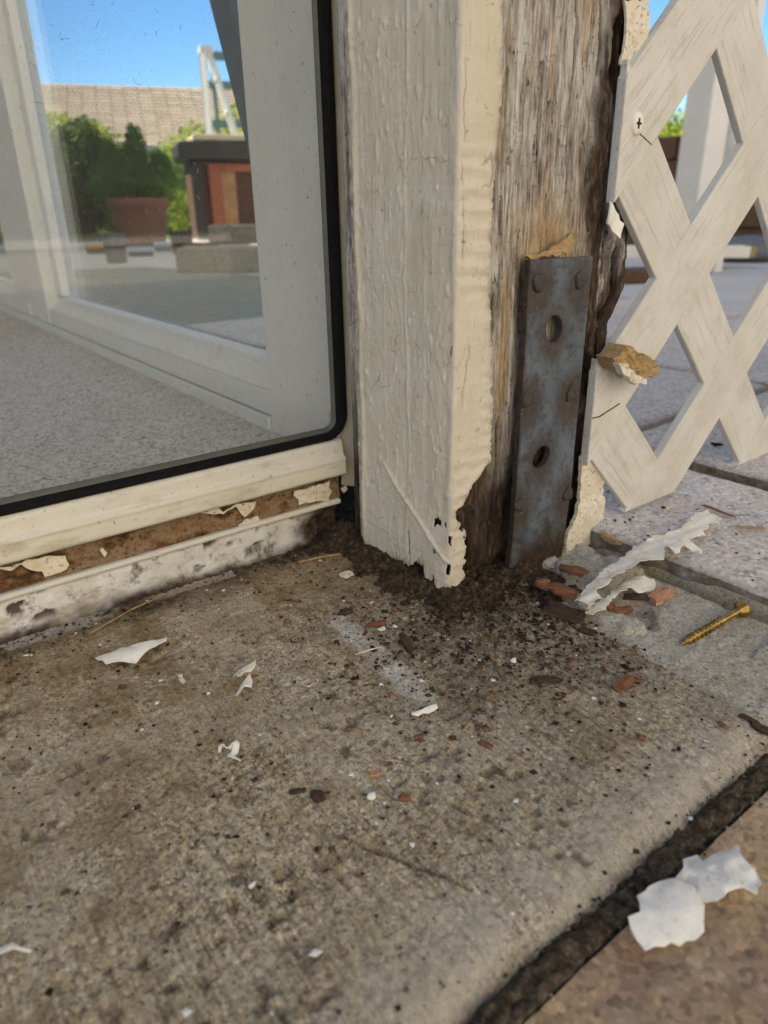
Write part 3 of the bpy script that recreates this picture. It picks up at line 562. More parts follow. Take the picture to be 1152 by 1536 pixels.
# gasket along the bottom and up the right side with a rounded corner
path = [(-1.6, .0648)] + [(x, .0648) for x in np.linspace(-1.2, -.0105, 30)]
for k in range(1, 9):
    a_ = R(-90 + 90 * k / 8); path.append((-.0105 + .0105 * math.cos(a_), .0753 + .0105 * math.sin(a_)))
path += [(0.0, z) for z in np.linspace(.1, 2.1, 40)]
P = np.array(path); T = np.gradient(P, axis=0); T /= np.linalg.norm(T, axis=1)[:, None]; N = np.stack([-T[:, 1], T[:, 0]], 1)
sec = [(.0032, .1062), (.0031, .1042), (.0026, .1030), (.0005, .1012), (-.0026, .1003), (-.0040, .1008), (-.0044, .1045), (-.0044, .1085)]
wf = .52 + .30 * np.clip((P[:, 1] - .0648) / .0105, 0, 1)
Xg = np.stack([P[:, 0] + N[:, 0] * s_[0] * wf for s_ in sec], 1); Zg = np.stack([P[:, 1] + N[:, 1] * s_[0] * wf for s_ in sec], 1); Yg = np.stack([np.full(len(P), s_[1]) for s_ in sec], 1)
Yg += .0006 * (fbm(Xg * 90, Zg * 90, 3, 35) - .5)
grid('gasket', Xg, Yg, Zg, MAT['rubber'], fw)
sec = [(.0045, .1060), (.0043, .1050), (.0020, .1040)]  # grey-green strip that paints in the reflection at the glass edge
grid('glass_edge_reflection', np.stack([P[:, 0] + N[:, 0] * s_[0] for s_ in sec], 1), np.stack([np.full(len(P), s_[1]) for s_ in sec], 1), np.stack([P[:, 1] + N[:, 1] * s_[0] for s_ in sec], 1), m_plain('grey_green_reflection', (.10, .11, .095), .15, 120, .5, .0002), fw)
MB().box(-1.6, .003, .1062, .1092, .0626, 2.11).build('glass_pane', MAT['glass'], fw)
MB().box(-1.66, -1.602, .094, .135, .0, 2.118).build('mullion', MAT['rail'], fw, bevel=.002)
zz = np.linspace(.030, 2.118, 400); zz = np.concatenate([np.linspace(.030, .34, 300), np.linspace(.36, 2.118, 30)])
prof = np.array([(-.0015, .1075), (.0035, .1005), (.0042, .0972), (.0020, .0955), (-.0008, .094), (-.0022, .0905), (-.0026, .084), (-.0024, .077), (.004, .0745)])
A, Zg = np.meshgrid(np.arange(len(prof)), zz, indexing='ij'); Xg = prof[:, 0][A] + .0010 * (fbm(Zg * 140, A * .7, 4, 37) - .5) - .0; Yg = prof[:, 1][A] + .0005 * (fbm(Zg * 200, A, 3, 39) - .5)
grid('side_trim', Xg + .003, Yg, Zg, MAT['trim'], fw)
# paint left on the rusted strip
def wall_piece(name, key, Y0, thick, mat, parent, seed, step=.0016, rag=.0005, lift=.0008):
    ol = ragged(mm(key), .0022, rag, seed)
    def place(u, v):
        h = lift * (fbm(u * 180, v * 180, 3, seed) - .3)
        return np.stack([u, Y0 - h, v], 1), np.stack([u * 0, u * 0 - 1, u * 0], 1)
    return sheet(name, ol, step, place, thick, mat, parent, seed=seed)
for i, k in enumerate(['R1', 'R2', 'R3', 'R4', 'R5', 'R6']): wall_piece('paint_remnant', k, .1018, .0007, MAT['cflake'], fw, 200 + i)
# lint, droplet ring and scratches stuck on the glass
rng = random.Random(5); b = MB()
for k in range(150):
    zone = rng.random()
    if zone < .6: x0, z0 = rng.uniform(-.185, -.150), rng.uniform(.19, .235)
    else: x0, z0 = rng.uniform(-.21, -.06), rng.uniform(.15, .30)
    a0 = rng.uniform(0, 6.28); L = rng.uniform(.0008, .0026); pt = Vector((x0, z0)); w_ = rng.uniform(.00006, .00013)
    for q in range(5):
        a1 = a0 + rng.uniform(-.9, .9); nx = pt + Vector((math.cos(a1), math.sin(a1))) * L / 5; a0 = a1
        b.bar((pt.x, .1059, pt.y), (nx.x, .1059, nx.y), w_, .0001, up=(0, 1, 0)); pt = nx
o = b.build('lint_specks', m_plain('lint', (.55, .54, .5), .3, 900, .9), fw); o['kind'] = 'stuff'
b = MB(); rng = random.Random(8)
for k in range(70):
    x0, z0 = rng.uniform(-.21, -.07), rng.uniform(.21, .30); a0 = rng.uniform(0, 6.28); pt = Vector((x0, z0)); L = rng.choice([.0012, .002, .0012, .004])
    for q in range(4):
        a0 += rng.uniform(-.7, .7); nx = pt + Vector((math.cos(a0), math.sin(a0))) * L / 4
        b.bar((pt.x, .1058, pt.y), (nx.x, .1058, nx.y), .0001, .0001, up=(0, 1, 0)); pt = nx
o = b.build('dirt_specks', m_plain('dark_specks', (.05, .045, .04), .2, 900, .9), fw); o['kind'] = 'stuff'

# ================================================================== side window (along Y), seen through the near glass
sw = empty('sunroom_window', 'white framed side window behind the near glass, looking out to the yard', 'window', kind='thing')
def sbox(name, y0, y1, z0, z1, x0, x1, bev=.0012, mat='white'): return MB().box(x0, x1, y0, y1, z0, z1).build(name, MAT[mat], sw, bevel=bev)
sbox('corner_board', .1125, .2012, .03, 2.118, .0165, .068)
sbox('sash_stile', .2030, .2265, .03, 2.118, .0185, .062)
sbox('base_strip', .2270, 3.9, .02, .0455, .0168, .066)
sbox('bottom_rail', .2268, .874, .0466, .0655, .0185, .060)
# sloping glazing bead above the rail
def bead(y0, y1):
    b = MB(); n = [(.0192, .0660), (.0218, .0690), (.0245, .0700), (.0345, .0755), (.0345, .0835), (.041, .0850), (.046, .0850), (.046, .0660)]
    b.add([(p, y0, q) for p, q in n] + [(p, y1, q) for p, q in n], [(i, (i + 1) % 8, 8 + (i + 1) % 8, 8 + i)[::-1] for i in range(8)] + [tuple(range(8)), tuple(range(15, 7, -1))])
    b.build('glazing_bead', MAT['white'], sw)
bead(.2270, .8735); sbox('glass_stop', .2270, .2420, .0855, 2.118, .034, .046, .001)
sbox('glass_stop', .8480, .8735, .0855, 2.118, .034, .046, .001)
MB().box(.0465, .0500, .2268, .8732, .067, 2.118).build('glass_pane', MAT['glass'], sw)
sbox('mullion', .8745, .9400, .0466, 2.118, .0175, .064, .002)
sbox('sash_stile', .9410, 1.0000, .0466, 2.118, .0215, .060, .002)
sbox('bottom_rail', 1.001, 2.30, .0466, .0655, .0185, .060); bead(1.001, 2.30)
sbox('sash_panel', 1.001, 1.13, .086, 2.118, .026, .044, .002)
MB().box(.0465, .0500, 1.131, 2.30, .086, 2.118).build('glass_pane', MAT['glass'], sw)
sbox('mullion', 2.301, 2.38, .0466, 2.118, .0175, .064, .002)
MB().box(.0465, .0500, 2.381, 3.91, .0466, 2.118).build('glass_pane', MAT['glass'], sw)
sbox('outer_sill', .2270, 3.9, .0, .0450, .0665, .074)
b = MB(); rng = random.Random(3)   # chipped patch low on the corner board
ol = ragged([(.128, .058), (.136, .057), (.141, .062), (.140, .068), (.133, .0705), (.127, .066)], .002, .0007, 4)
sheet('chipped_spot', ol, .002, lambda u, v: (np.stack([u * 0 + .0162, u, v], 1), np.stack([u * 0 - 1, u * 0, u * 0], 1)), .0004, MAT['trim'], sw)

# ================================================================== the rotten post
post = empty('wooden_post', 'rotten weathered porch post with peeling cream paint beside the window', 'post')
poly_pts = lambda corners, n: np.concatenate([np.linspace(corners[i], corners[i + 1], n, endpoint=False) for i in range(len(corners) - 1)] + [[corners[-1]]])
def wrap(corners, q, s):
    """points and normals at arc length s (0 at corner 1) along a rounded polyline"""
    c = np.array(corners, float); seg = np.diff(c, axis=0); L = np.hypot(*seg.T); acc = np.concatenate([[0], np.cumsum(L)]) - L[0]
    def P(s): return np.stack([np.interp(s, acc, c[:, 0]) + np.where(s < acc[0], (s - acc[0]) * seg[0][0] / L[0], 0), np.interp(s, acc, c[:, 1]) + np.where(s < acc[0], (s - acc[0]) * seg[0][1] / L[0], 0)], -1)
    offs = np.linspace(-q, q, 9); p = sum(P(s + o_) for o_ in offs) / 9; dp = sum(P(s + o_ + q * .2) - P(s + o_ - q * .2) for o_ in offs)
    dp /= np.linalg.norm(dp, axis=-1, keepdims=True) + 1e-12; return p, np.stack([dp[..., 1], -dp[..., 0]], -1)
# bare wood: left face, front face, right flank
ss_ = np.linspace(-.085, .175, 520); zs = np.linspace(-.004, .33, 640); Sg, Zg = np.meshgrid(ss_, zs, indexing='ij')
p, nr = wrap([(-.0025, .095), (-.0025, .002), (.112, .002), (.116, .095)], .004, Sg)
px_ = Sg - .0
rotn = fbm(Sg * 60, Zg * 30, 4, 301) - .5
rot = ss(.12, .05, Zg + .05 * rotn) ; flank = ss(.077, .089, Sg + .004 * (fbm(Zg * 60, Sg * 60, 3, 303) - .5) * 2)
cx = .0985 + .006 * (fbm(Zg * 25, Zg * 0, 4, 305) - .5); gap = ss(.0022, .0006, np.abs(Sg - cx)) * ss(.30, .45, vn(Zg * 35, Zg * 0 + 4, 307) + .25)
cx2 = .106 + .009 * (fbm(Zg * 30, Zg * 0, 4, 309) - .5); gap2 = ss(.0016, .0005, np.abs(Sg - cx2)) * ss(.4, .5, vn(Zg * 28, Zg * 0 + 9, 311))
disp = .0011 * (fbm(Sg * 700, Zg * 28, 3, 313) - .5) + .0008 * (fbm(Sg * 300, Zg * 60, 3, 315) - .5)
for k_, (sx_, z0_, z1_) in enumerate(((.026, .17, .29), (.047, .19, .33), (.066, .185, .27), (.083, .175, .33), (.022, .06, .15), (.029, .02, .11), (.016, .0, .07))):
    cl = sx_ + .004 * (fbm(Zg * 40, Zg * 0 + k_, 4, 340 + k_) - .5); gk = ss(.0009, .0003, np.abs(Sg - cl)) * ss(.3, .5, vn(Zg * 60, Zg * 0 + k_ * 7, 350 + k_)) * (Zg > z0_) * (Zg < z1_); gap = np.maximum(gap, gk); disp -= .0018 * gk
hol = ss(.62, .75, fbm(Sg * 180, Zg * 25, 4, 317)); disp -= .0012 * hol * (1 - rot)
disp -= rot * (.006 * ss(.35, .7, fbm(Sg * 160, Zg * 24, 4, 319)) + .002) * ss(-.01, .01, Sg) * ss(.07, .0, Zg * .9)
disp -= rot * .003 * ss(.4, .65, fbm(Sg * 60, Zg * 60, 3, 329)) * (Sg > 0)
disp += flank * (.010 * (fbm(Sg * 90, Zg * 26, 4, 321) - .52) + .004 * (fbm(Sg * 220, Zg * 120, 3, 323) - .5)); disp -= .004 * gap + .004 * gap2
hz = vn(Sg * 200, Zg * 900, 325)
hl = ss(.02, .03, Zg); bulge = ss(.12, .15, Zg) * ss(.20, .165, Zg); px2 = p[..., 0] + nr[..., 0] * disp + bulge * flank * .006
tan_ = np.maximum(np.exp(-((Sg - .058) / .022) ** 2 - ((Zg - .172) / .016) ** 2), ss(.62, .72, fbm(Sg * 70, Zg * 10, 3, 327)) * .5 * ss(.05, .08, Sg))
tan_ = np.maximum(tan_, .8 * ss(.0045, .0025, np.abs(Sg - .0315)) * ss(.165, .15, Zg) * ss(.06, .1, Zg))
grid('bare_wood', px2, p[..., 1] + nr[..., 1] * disp, Zg, MAT['wood'], post,
     dict(rot=np.clip(np.maximum(rot * .95, flank * .95 * ss(.25, .5, fbm(Sg * 120, Zg * 18, 4, 331))), 0, 1), gap=np.maximum(gap, gap2) * .95, tan=tan_ * (1 - rot)))
MB().box(-.002, .113, .003, .095, .331, 2.357).build('post_shaft', MAT['paint'], post, bevel=.003)
# thick paint skin: left face, round the corner, ragged on the front
E_ = np.array(sorted(mm('E'), key=lambda q: q[1])); ez = np.linspace(-.01, .34, 700); ee = np.interp(ez, E_[:, 1], E_[:, 0]) + .006
ee = np.convolve(np.pad(ee, 8, 'edge'), np.ones(17) / 17, 'valid')[:700]; rg = 1 + 1.2 * ss(.075, .04, ez); ee += rg * .0026 * (fbm(ez * 190, ez * 0, 5, 401, .65) - .5)
B_ = np.array(sorted([(-a_, z_) for a_, z_ in mm('B')])); bs = np.linspace(-.09, .03, 400); bb = np.interp(bs, B_[:, 0], B_[:, 1]) + .015 * (fbm(bs * 200, bs * 0, 5, 405, .68) - .45)
Sg, Zg = np.meshgrid(np.linspace(-.0775, .0285, 320), np.concatenate([np.linspace(-.012, .085, 290), np.linspace(.0855, .33, 500)]), indexing='ij')
p, nr = wrap([(-.006, .08), (-.006, -.001), (.05, -.001)], .0022, Sg)
lf = ss(.002, -.004, Sg); fr = 1 - lf
d = .0013 * (fbm(Sg * 90, Zg * 7, 4, 411) - .5) + .0004 * (fbm(Sg * 260 + 8 * fbm(Zg * 30, Sg * 30, 2, 440), Zg * 22, 3, 412) - .5) + .0007 * (fbm(Sg * 45, Zg * 60, 4, 441) - .5) + .0005 * (fbm(Sg * 160, Zg * 160, 3, 413) - .5) + .0003 * (fbm(Sg * 30, Zg * 420, 2, 414) - .5)
g_ = np.random.default_rng(44); ns_, nz_ = Sg.shape
for k in range(320):
    s0, z0 = g_.uniform(-.077, -.002), g_.uniform(.03, .33); r_ = g_.uniform(.00045, .0011) * (1.6 if k % 17 == 0 else 1); h_ = r_ * g_.uniform(.3, .75); el = g_.uniform(.9, 2.6)
    i0, i1 = np.searchsorted(Sg[:, 0], [s0 - 4 * r_, s0 + 4 * r_]); j0, j1 = np.searchsorted(Zg[0, :], [z0 - 4 * r_ * el - .004, z0 + 4 * r_ * el + .004])
    sl = (slice(i0, i1 + 1), slice(j0, j1 + 1)); d[sl] += h_ * np.exp(-((Sg[sl] - s0) / r_) ** 2 - ((Zg[sl] - z0) / (r_ * el)) ** 2)
for sx, am, wd in ((-.0735, .0014, .0016), (-.034, .0006, .0010), (-.0505, .0002, .001), (-.0225, .0002, .0009)):
    d += am * np.exp(-((Sg - sx - .007 * (fbm(Zg * 16, Zg * 0 + sx * 99, 3, 417) - .5)) / wd) ** 2) * (.35 + .65 * vn(Zg * 26, Zg * 0 + sx * 300, 418))
wr = np.sin((Zg + .006 * fbm(Sg * 60, Zg * 20, 3, 419)) * 2 * math.pi / .0075 + Sg * 90); d += fr * .00030 * wr * ss(.35, .6, vn(Zg * 22, Sg * 20, 421)) * ss(-.001, .004, Sg)
dg = np.abs((Zg - .036) + (Sg + .02) * .75); d += lf * .0012 * np.exp(-(dg / .0016) ** 2) * ss(-.06, -.045, Sg) + lf * .0012 * ss(.02, -.0, Zg - .034 + (Sg + .02) * .75) * ss(-.065, -.04, Sg)
toE = np.interp(Zg, ez, ee) - Sg; d += .0015 * np.exp(-np.clip(toE, 0, 1) / .003) * (.3 + 1.2 * vn(Zg * 80, Sg * 80, 429)) + .0012 * np.exp(-((Sg) / .003) ** 2) * (vn(Zg * 90, Zg * 0, 423))
toB = Zg - np.interp(Sg, bs, bb); d += .0020 * np.exp(-np.clip(toB, 0, 1) / .004) * (vn(Sg * 250, Zg * 0, 425) - .3)
def crackline(a, b, seed, w=.00022):
    t = np.clip((Zg - a[1]) / (b[1] - a[1]), 0, 1); sx = a[0] + (b[0] - a[0]) * t + .0025 * (fbm(Zg * 160, Zg * 0 + seed, 3, seed) - .5)
    return ss(w * 1.8, w * .6, np.abs(Sg - sx)) * ss(.25, .5, vn(Zg * 130, Zg * 0 + seed, seed + 70)) * (Zg > min(a[1], b[1])) * (Zg < max(a[1], b[1]))
crack = np.maximum.reduce([crackline((-.030, .010), (-.032, .032), 1, .0005), crackline((-.040, .008), (-.041, .022), 2), crackline((.0035, .16), (.002, .24), 3, .00014) * .6, crackline((.006, .1), (.009, .13), 5, .00014) * .6])
crack = np.maximum(crack, fr * ss(.0005, .0002, np.abs(fbm(Sg * 90, Zg * 45, 3, 427) - .5) * .02) * ss(.66, .76, vn(Sg * 60, Zg * 30, 428)) * .35)
d -= .0012 * crack
edge = np.maximum(np.exp(-np.clip(toB, 0, 1) / .004), np.maximum(.8 * np.exp(-np.clip(toE, 0, 1) / .0012), .9 * ss(.006, .0, Sg + .0775)))
o = grid('paint_skin', p[..., 0] + nr[..., 0] * d, p[..., 1] + nr[..., 1] * d, Zg, MAT['paint'], post, dict(edge=edge, crack=crack), keep=(toE + .0022 * (fbm(Sg * 300, Zg * 300, 3, 431) - .5) > 0) & (toB + .003 * (fbm(Sg * 330, Zg * 200, 3, 433) - .5) > 0) & ~((fbm(Sg * 200, Zg * 120, 4, 435) > .66) & (Zg < .045) & (Sg > -.012)))
m_ = o.modifiers.new('thickness', 'SOLIDIFY'); m_.thickness = .0011; m_.offset = -1
# leftover strips of paint down the right edge, and a raised splinter above the strap
def post_piece(name, key, Y0, thick, mat, seed, lift=.002, rag=.0008, tilt=0.0, zmin=None):
    pts = mm(key)
    if zmin is not None: pts = [(a_, max(zmin, z_)) for a_, z_ in pts]
    ol = ragged(pts, .0025, rag, seed); um = min(a_ for a_, _ in pts)
    def place(u, v):
        h = lift * (fbm(u * 90, v * 60, 4, seed) - .4) + .0006 * (vn(u * 600, v * 300, seed + 2) - .5)
        return np.stack([u, Y0 - h + tilt * (u - um), v], 1), np.stack([u * 0, u * 0 - 1, u * 0], 1)
    return sheet(name, ol, .0016, place, thick, mat, post, seed=seed)
post_piece('paint_strip', 'SLIV', -.0015, .0022, MAT['cflake'], 501, .005, .0012, zmin=-.002)
post_piece('paint_strip', 'SLIVT', -.0012, .0012, MAT['cflake'], 502, .003)
post_piece('paint_curl', 'SLIVM', -.004, .0009, MAT['flake'], 503, .006)
post_piece('splinter', 'SPL', -.0025, .002, MAT['chip_tan'], 504, .003)

# ================================================================== steel strap
strap = empty('steel_strap', 'rusty galvanised steel strap nailed to the front of the post', 'strap')
pl = [(.0347, -.008), (.0795, -.008), (.0797, .1640), (.0346, .1644)]
def ell(key, n=18):
    q = np.array(mm(key)); c = q.mean(0); a_ = (q[0] - q[2]) / 2; b_ = (q[1] - q[3]) / 2
    return [tuple(c + a_ * .98 * math.cos(2 * math.pi * k / n) + b_ * .92 * math.sin(2 * math.pi * k / n)) for k in range(n)]
holes = [ell('H1'), ell('H2')]
ol = ragged(pl, .003, .00015, 6)
def pplace(u, v): return np.stack([u, -.0045 + .0007 * (fbm(u * 40, v * 40, 3, 7) - .5) + .0022 * ss(.04, -.01, v), v], 1), np.stack([u * 0, u * 0 - 1, u * 0], 1)
plate = sheet('plate', ol, .0025, pplace, .0032, MAT['steel'], strap, holes=holes, smooth=False)
co = np.array([v.co[:] for v in plate.data.vertices]); at = plate.data.attributes.new('rust', 'FLOAT', 'POINT')
ru = np.zeros(len(co))
for q in holes + [[t_] for t_ in mm('NAILS')]:
    c = np.mean(q, 0); ru = np.maximum(ru, .75 * ss(.017, .006, np.hypot(co[:, 0] - c[0], (co[:, 2] - c[1] + .003) * .8)))
ru = np.maximum(ru, ss(.04, .006, co[:, 2] + .03 * (fbm(co[:, 0] * 60, co[:, 2] * 40, 3, 8) - .5)) * ss(.036, .046, co[:, 0])); ru = np.maximum(ru, .9 * ss(.0012, .0004, co[:, 0] - .0346))
at.data.foreach_set('value', ru.astype(np.float32))
for i, (nx, nz) in enumerate(mm('NAILS')):
    b = MB(); r_ = [.0042, .0042, .0044, .0042, .0038, .0036][i]
    rng = random.Random(i); prof = [(r_, 0), (r_ * 1.02, .0005), (r_ * .93, .0010), (r_ * .6, .0013), (0.0001, .0013)]
    P = []; F = []; n = 14
    for rr, hh in prof:
        for k in range(n):
            a_ = 2 * math.pi * k / n; w_ = 1 + .13 * math.sin(3 * a_ + i) + .06 * math.sin(5 * a_) + rng.uniform(-.04, .04); P.append((nx + rr * w_ * math.cos(a_), -.0062 - hh, nz + rr * w_ * math.sin(a_)))
    for q in range(len(prof) - 1):
        for k in range(n): F.append((q * n + k, q * n + (k + 1) % n, (q + 1) * n + (k + 1) % n, (q + 1) * n + k))
    b.add(P, F); b.build('nail_head', MAT['nail'], strap, smooth=True)

# ================================================================== lattice panel
lat = empty('lattice_panel', 'cream plastic lattice panel screwed to the right edge of the post', 'lattice')
LX0, LX1, LZ0, LZ1 = .0925, .78, .0125, .80; PER = .1355; CX, CZ = .164, .218; HD = .0410; HW = (PER - 2 * HD) / 2   # half lath width measured along x
def clip(poly, n, c):
    out = []
    for i in range(len(poly)):
        a_, b_ = poly[i], poly[(i + 1) % len(poly)]; da = n[0] * a_[0] + n[1] * a_[1] - c; db = n[0] * b_[0] + n[1] * b_[1] - c
        if da <= 0: out.append(a_)
        if da * db < 0: t = da / (da - db); out.append((a_[0] + (b_[0] - a_[0]) * t, a_[1] + (b_[1] - a_[1]) * t))
    return out
def lath(sgn, k):
    # centre line: x - sgn*z = const
    c0 = CX - sgn * CZ + PER / 2 + k * PER
    big = 3.0; poly = [(c0 - HW + sgn * -big, -big), (c0 + HW + sgn * -big, -big), (c0 + HW + sgn * big, big), (c0 - HW + sgn * big, big)]
    if sgn < 0: poly = poly
    e_ = 0 if sgn > 0 else .0005
    for n, c in (((-1, 0), -LX0 - e_), ((1, 0), LX1 - e_), ((0, -1), -LZ0 - e_), ((0, 1), LZ1 - e_)):
        poly = clip(poly, n, c)
        if len(poly) < 3: return
    y0, y1 = (-.0062, -.0006) if sgn > 0 else (-.0054, -.0010)
    n = len(poly); V = [(a_, y0, b_) for a_, b_ in poly] + [(a_, y1, b_) for a_, b_ in poly]
    F = [tuple(range(n)), tuple(range(2 * n - 1, n - 1, -1))] + [(i, n + i, n + (i + 1) % n, (i + 1) % n) for i in range(n)]
    o = mesh_obj('lattice_slat', V, F, MAT['la' if sgn > 0 else 'lb'], lat)
    bm = bmesh.new(); bm.from_mesh(o.data); bmesh.ops.recalc_face_normals(bm, faces=bm.faces); bm.to_mesh(o.data); bm.free()
    q = o.modifiers.new('bevel', 'BEVEL'); q.width = .0007; q.segments = 2; q.limit_method = 'ANGLE'
for k in range(-9, 10):
    lath(1, k); lath(-1, k)
sx, sz = mm('SCR2')[0]; sx -= .003
b = MB(); n = 20
prof = [(.0001, -.0008), (.0016, -.0010), (.0044, -.0012), (.0052, -.0004), (.0053, .0012)]
P = []; F = []
for rr, hh in prof:
    for k in range(n): P.append((sx + rr * .8 * math.cos(2 * math.pi * k / n), -.0064 + hh, sz + rr * math.sin(2 * math.pi * k / n)))
for q in range(len(prof) - 1):
    for k in range(n): F.append((q * n + k, q * n + (k + 1) % n, (q + 1) * n + (k + 1) % n, (q + 1) * n + k))
b.add(P, F); scr = b.build('screw_head', MAT['flake'], lat, smooth=True)
b = MB(); b.box(sx - .0004, sx + .0004, -.0078, -.0072, sz - .0022, sz + .0022); b.box(sx - .0018, sx - .00041, -.0078, -.0072, sz - .0004, sz + .0004); b.box(sx + .00041, sx + .0018, -.0078, -.0072, sz - .0004, sz + .0004)
b.build('cross_recess', MAT['clod'], scr)
b = MB(); pt = [(.0925, .0802), (.0985, .0800), (.104, .0815), (.1095, .0828), (.116, .0845)]
for a_, c_ in zip(pt[:-1], pt[1:]): b.bar((a_[0], -.0063, a_[1]), (c_[0], -.0063, c_[1]), .0007, .0004, up=(0, 1, 0))
b.build('crack', MAT['clod'], lat)
b = MB(); pt = [(sx + .003, sz - .004), (sx + .008, sz - .006), (sx + .014, sz - .0085)]
for a_, c_ in zip(pt[:-1], pt[1:]): b.bar((a_[0], -.0063, a_[1]), (c_[0], -.0063, c_[1]), .0004, .0003, up=(0, 1, 0))
b.build('crack', MAT['clod'], lat)
# ================================================================== soil and crumbs round the post
xs = np.linspace(-.085, .128, 330); ys = np.linspace(-.10, .104, 320); X, Y = np.meshgrid(xs, ys, indexing='ij')
n = fbm(X * 70, Y * 70, 4, 601)
box = np.maximum(np.maximum(-.004 - X, X - .112), np.maximum(-.002 - Y, Y - .095)); box = np.maximum(box, 0)
h = .010 * ss(.030, .0, box + .022 * (n - .5)) - .0022
h = np.maximum(h, .015 * np.exp(-((X + .006) / .018) ** 2 - ((Y - .092) / .016) ** 2) - .002)
h = np.maximum(h, .0045 * np.exp(-((X - .045) / .028) ** 2 - ((Y + .018) / .020) ** 2) - .0015)
h = np.maximum(h, .0055 * np.exp(-((X + .03) / .03) ** 2 - ((Y - .094) / .008) ** 2) - .0018)
h = np.where(h < .0004, h * 4 - .001, h); h = h * ss(.075, .045, X - .0) * 1.0 - .012 * ss(.05, .085, X) * ss(.012, -.004, Y); Z = h + .0056 * (fbm(X * 260, Y * 260, 4, 603) - .5) + .0012 * (vn(X * 700, Y * 700, 605) - .5) - .0012
tag(grid('soil_heap', X, Y, Z, MAT['soil']), 'dark crumbly rot and soil heaped round the foot of the post', 'soil', kind='stuff')
ICO = np.array([(1, 0, 0), (-1, 0, 0), (0, 1, 0), (0, -1, 0), (0, 0, 1), (0, 0, -1)], float); ICF = np.array([(0, 2, 4), (2, 1, 4), (1, 3, 4), (3, 0, 4), (2, 0, 5), (1, 2, 5), (3, 1, 5), (0, 3, 5)])
def zslab(x, y):
    dy = -.157 + .014 - y; r_ = np.clip(dy / .016, 0, 1); z = -.016 * (1 - np.sqrt(np.clip(1 - r_ ** 2, 0, 1)))
    z = np.where(y < -.172, -.004, np.where(y < -.158, -.013, z)); return np.where(x > .033, np.where(x > .107, .0125, -.0045), z)
def scatter(name, label, mat, n, seed, smin, smax, flat=.6, centre=True, wall=.12, uni=.45, power=3.0, post_s=(.075, .06), lift=0.0):
    g = np.random.default_rng(seed); P = []
    while sum(map(len, P)) < n:
        k = n; r = g.random(k)
        x = np.where(r < uni, g.uniform(-.36, .03, k), np.where(r < uni + wall, g.uniform(-.3, 0, k), g.normal(.0, post_s[0], k)))
        y = np.where(r < uni, g.uniform(-.165, .1, k), np.where(r < uni + wall, .1 - np.abs(g.normal(0, .012, k)), g.normal(-.03, post_s[1], k)))
        ok = (y < .0985) & (y > -.24) & (x < .20) & ~((x > -.007) & (y > -.001) & (x < .114)) & ~((x > .11) & (y > -.0)) & ~((x > .103) & (x < .11))
        P.append(np.stack([x, y], 1)[ok])
    P = np.concatenate(P)[:n]; s = smin + (smax - smin) * g.random(n) ** power
    V = ICO[None] * (1 + g.uniform(-.45, .35, (n, 6, 1))) * s[:, None, None] * np.array([1, 1, flat]); a = g.uniform(0, 6.28, n); sq = g.uniform(.55, 1.3, n)
    V[..., 0] *= sq[:, None]; ca, sa = np.cos(a)[:, None], np.sin(a)[:, None]; x = V[..., 0] * ca - V[..., 1] * sa; y = V[..., 0] * sa + V[..., 1] * ca
    V[..., 0] = x + P[:, :1]; V[..., 1] = y + P[:, 1:]; V[..., 2] += (zslab(P[:, 0], P[:, 1]) + s * flat * .55 + lift * np.exp(-((P[:, 0] - .03) / .05) ** 2 - ((P[:, 1] + .01) / .022) ** 2))[:, None]
    F = (ICF[None] + 6 * np.arange(n)[:, None, None]).reshape(-1, 3)
    return tag(mesh_obj(name, V.reshape(-1, 3), F.tolist(), mat), label, 'debris', kind='stuff')
scatter('soil_crumbs', 'small dark soil crumbs scattered over the slab and round the post', MAT['clod'], 9000, 11, .00015, .0013, power=8, uni=.5)
scatter('wood_crumbs', 'small reddish brown rotten wood crumbs strewn below the post', MAT['crumb_red'], 1500, 12, .00025, .0021, wall=.1, uni=.15, power=5, post_s=(.055, .04))
scatter('rot_crumbs', 'dark rotten wood crumbs piled at the foot of the post', MAT['clod'], 5200, 15, .00025, .0016, .7, wall=.08, uni=.0, power=5, post_s=(.038, .026), lift=.0035)
scatter('sand_grains', 'pale sand grains scattered over the concrete slab', m_plain('sand', (.46, .38, .26), .25, 900, .9), 3500, 14, .0002, .0006, wall=.1, uni=.6)
scatter('paint_specks', 'tiny white paint specks scattered over the slab', MAT['flake'], 800, 13, .00018, .0016, .3, wall=.12, uni=.45, power=6, post_s=(.07, .05))

g = np.random.default_rng(21); n = 2600; xj = g.uniform(-.24, .03, n); yj = g.normal(-.1585, .0035, n); s = .00015 + .0007 * g.random(n) ** 4
V = ICO[None] * (1 + g.uniform(-.45, .35, (n, 6, 1))) * s[:, None, None]; V[..., 0] += xj[:, None]; V[..., 1] += yj[:, None]; V[..., 2] += np.where(yj < -.1645, -.002, np.where(yj > -.155, -.0045, -.006))[:, None]
tag(mesh_obj('joint_gravel', V.reshape(-1, 3), (ICF[None] + 6 * np.arange(n)[:, None, None]).reshape(-1, 3).tolist(), m_vary('joint_grit', (.06, .043, .027), (.20, .15, .095), (.42, .34, .24))), 'mixed grit and crumbs lying in the joint along the slab edge', 'gravel', kind='stuff')
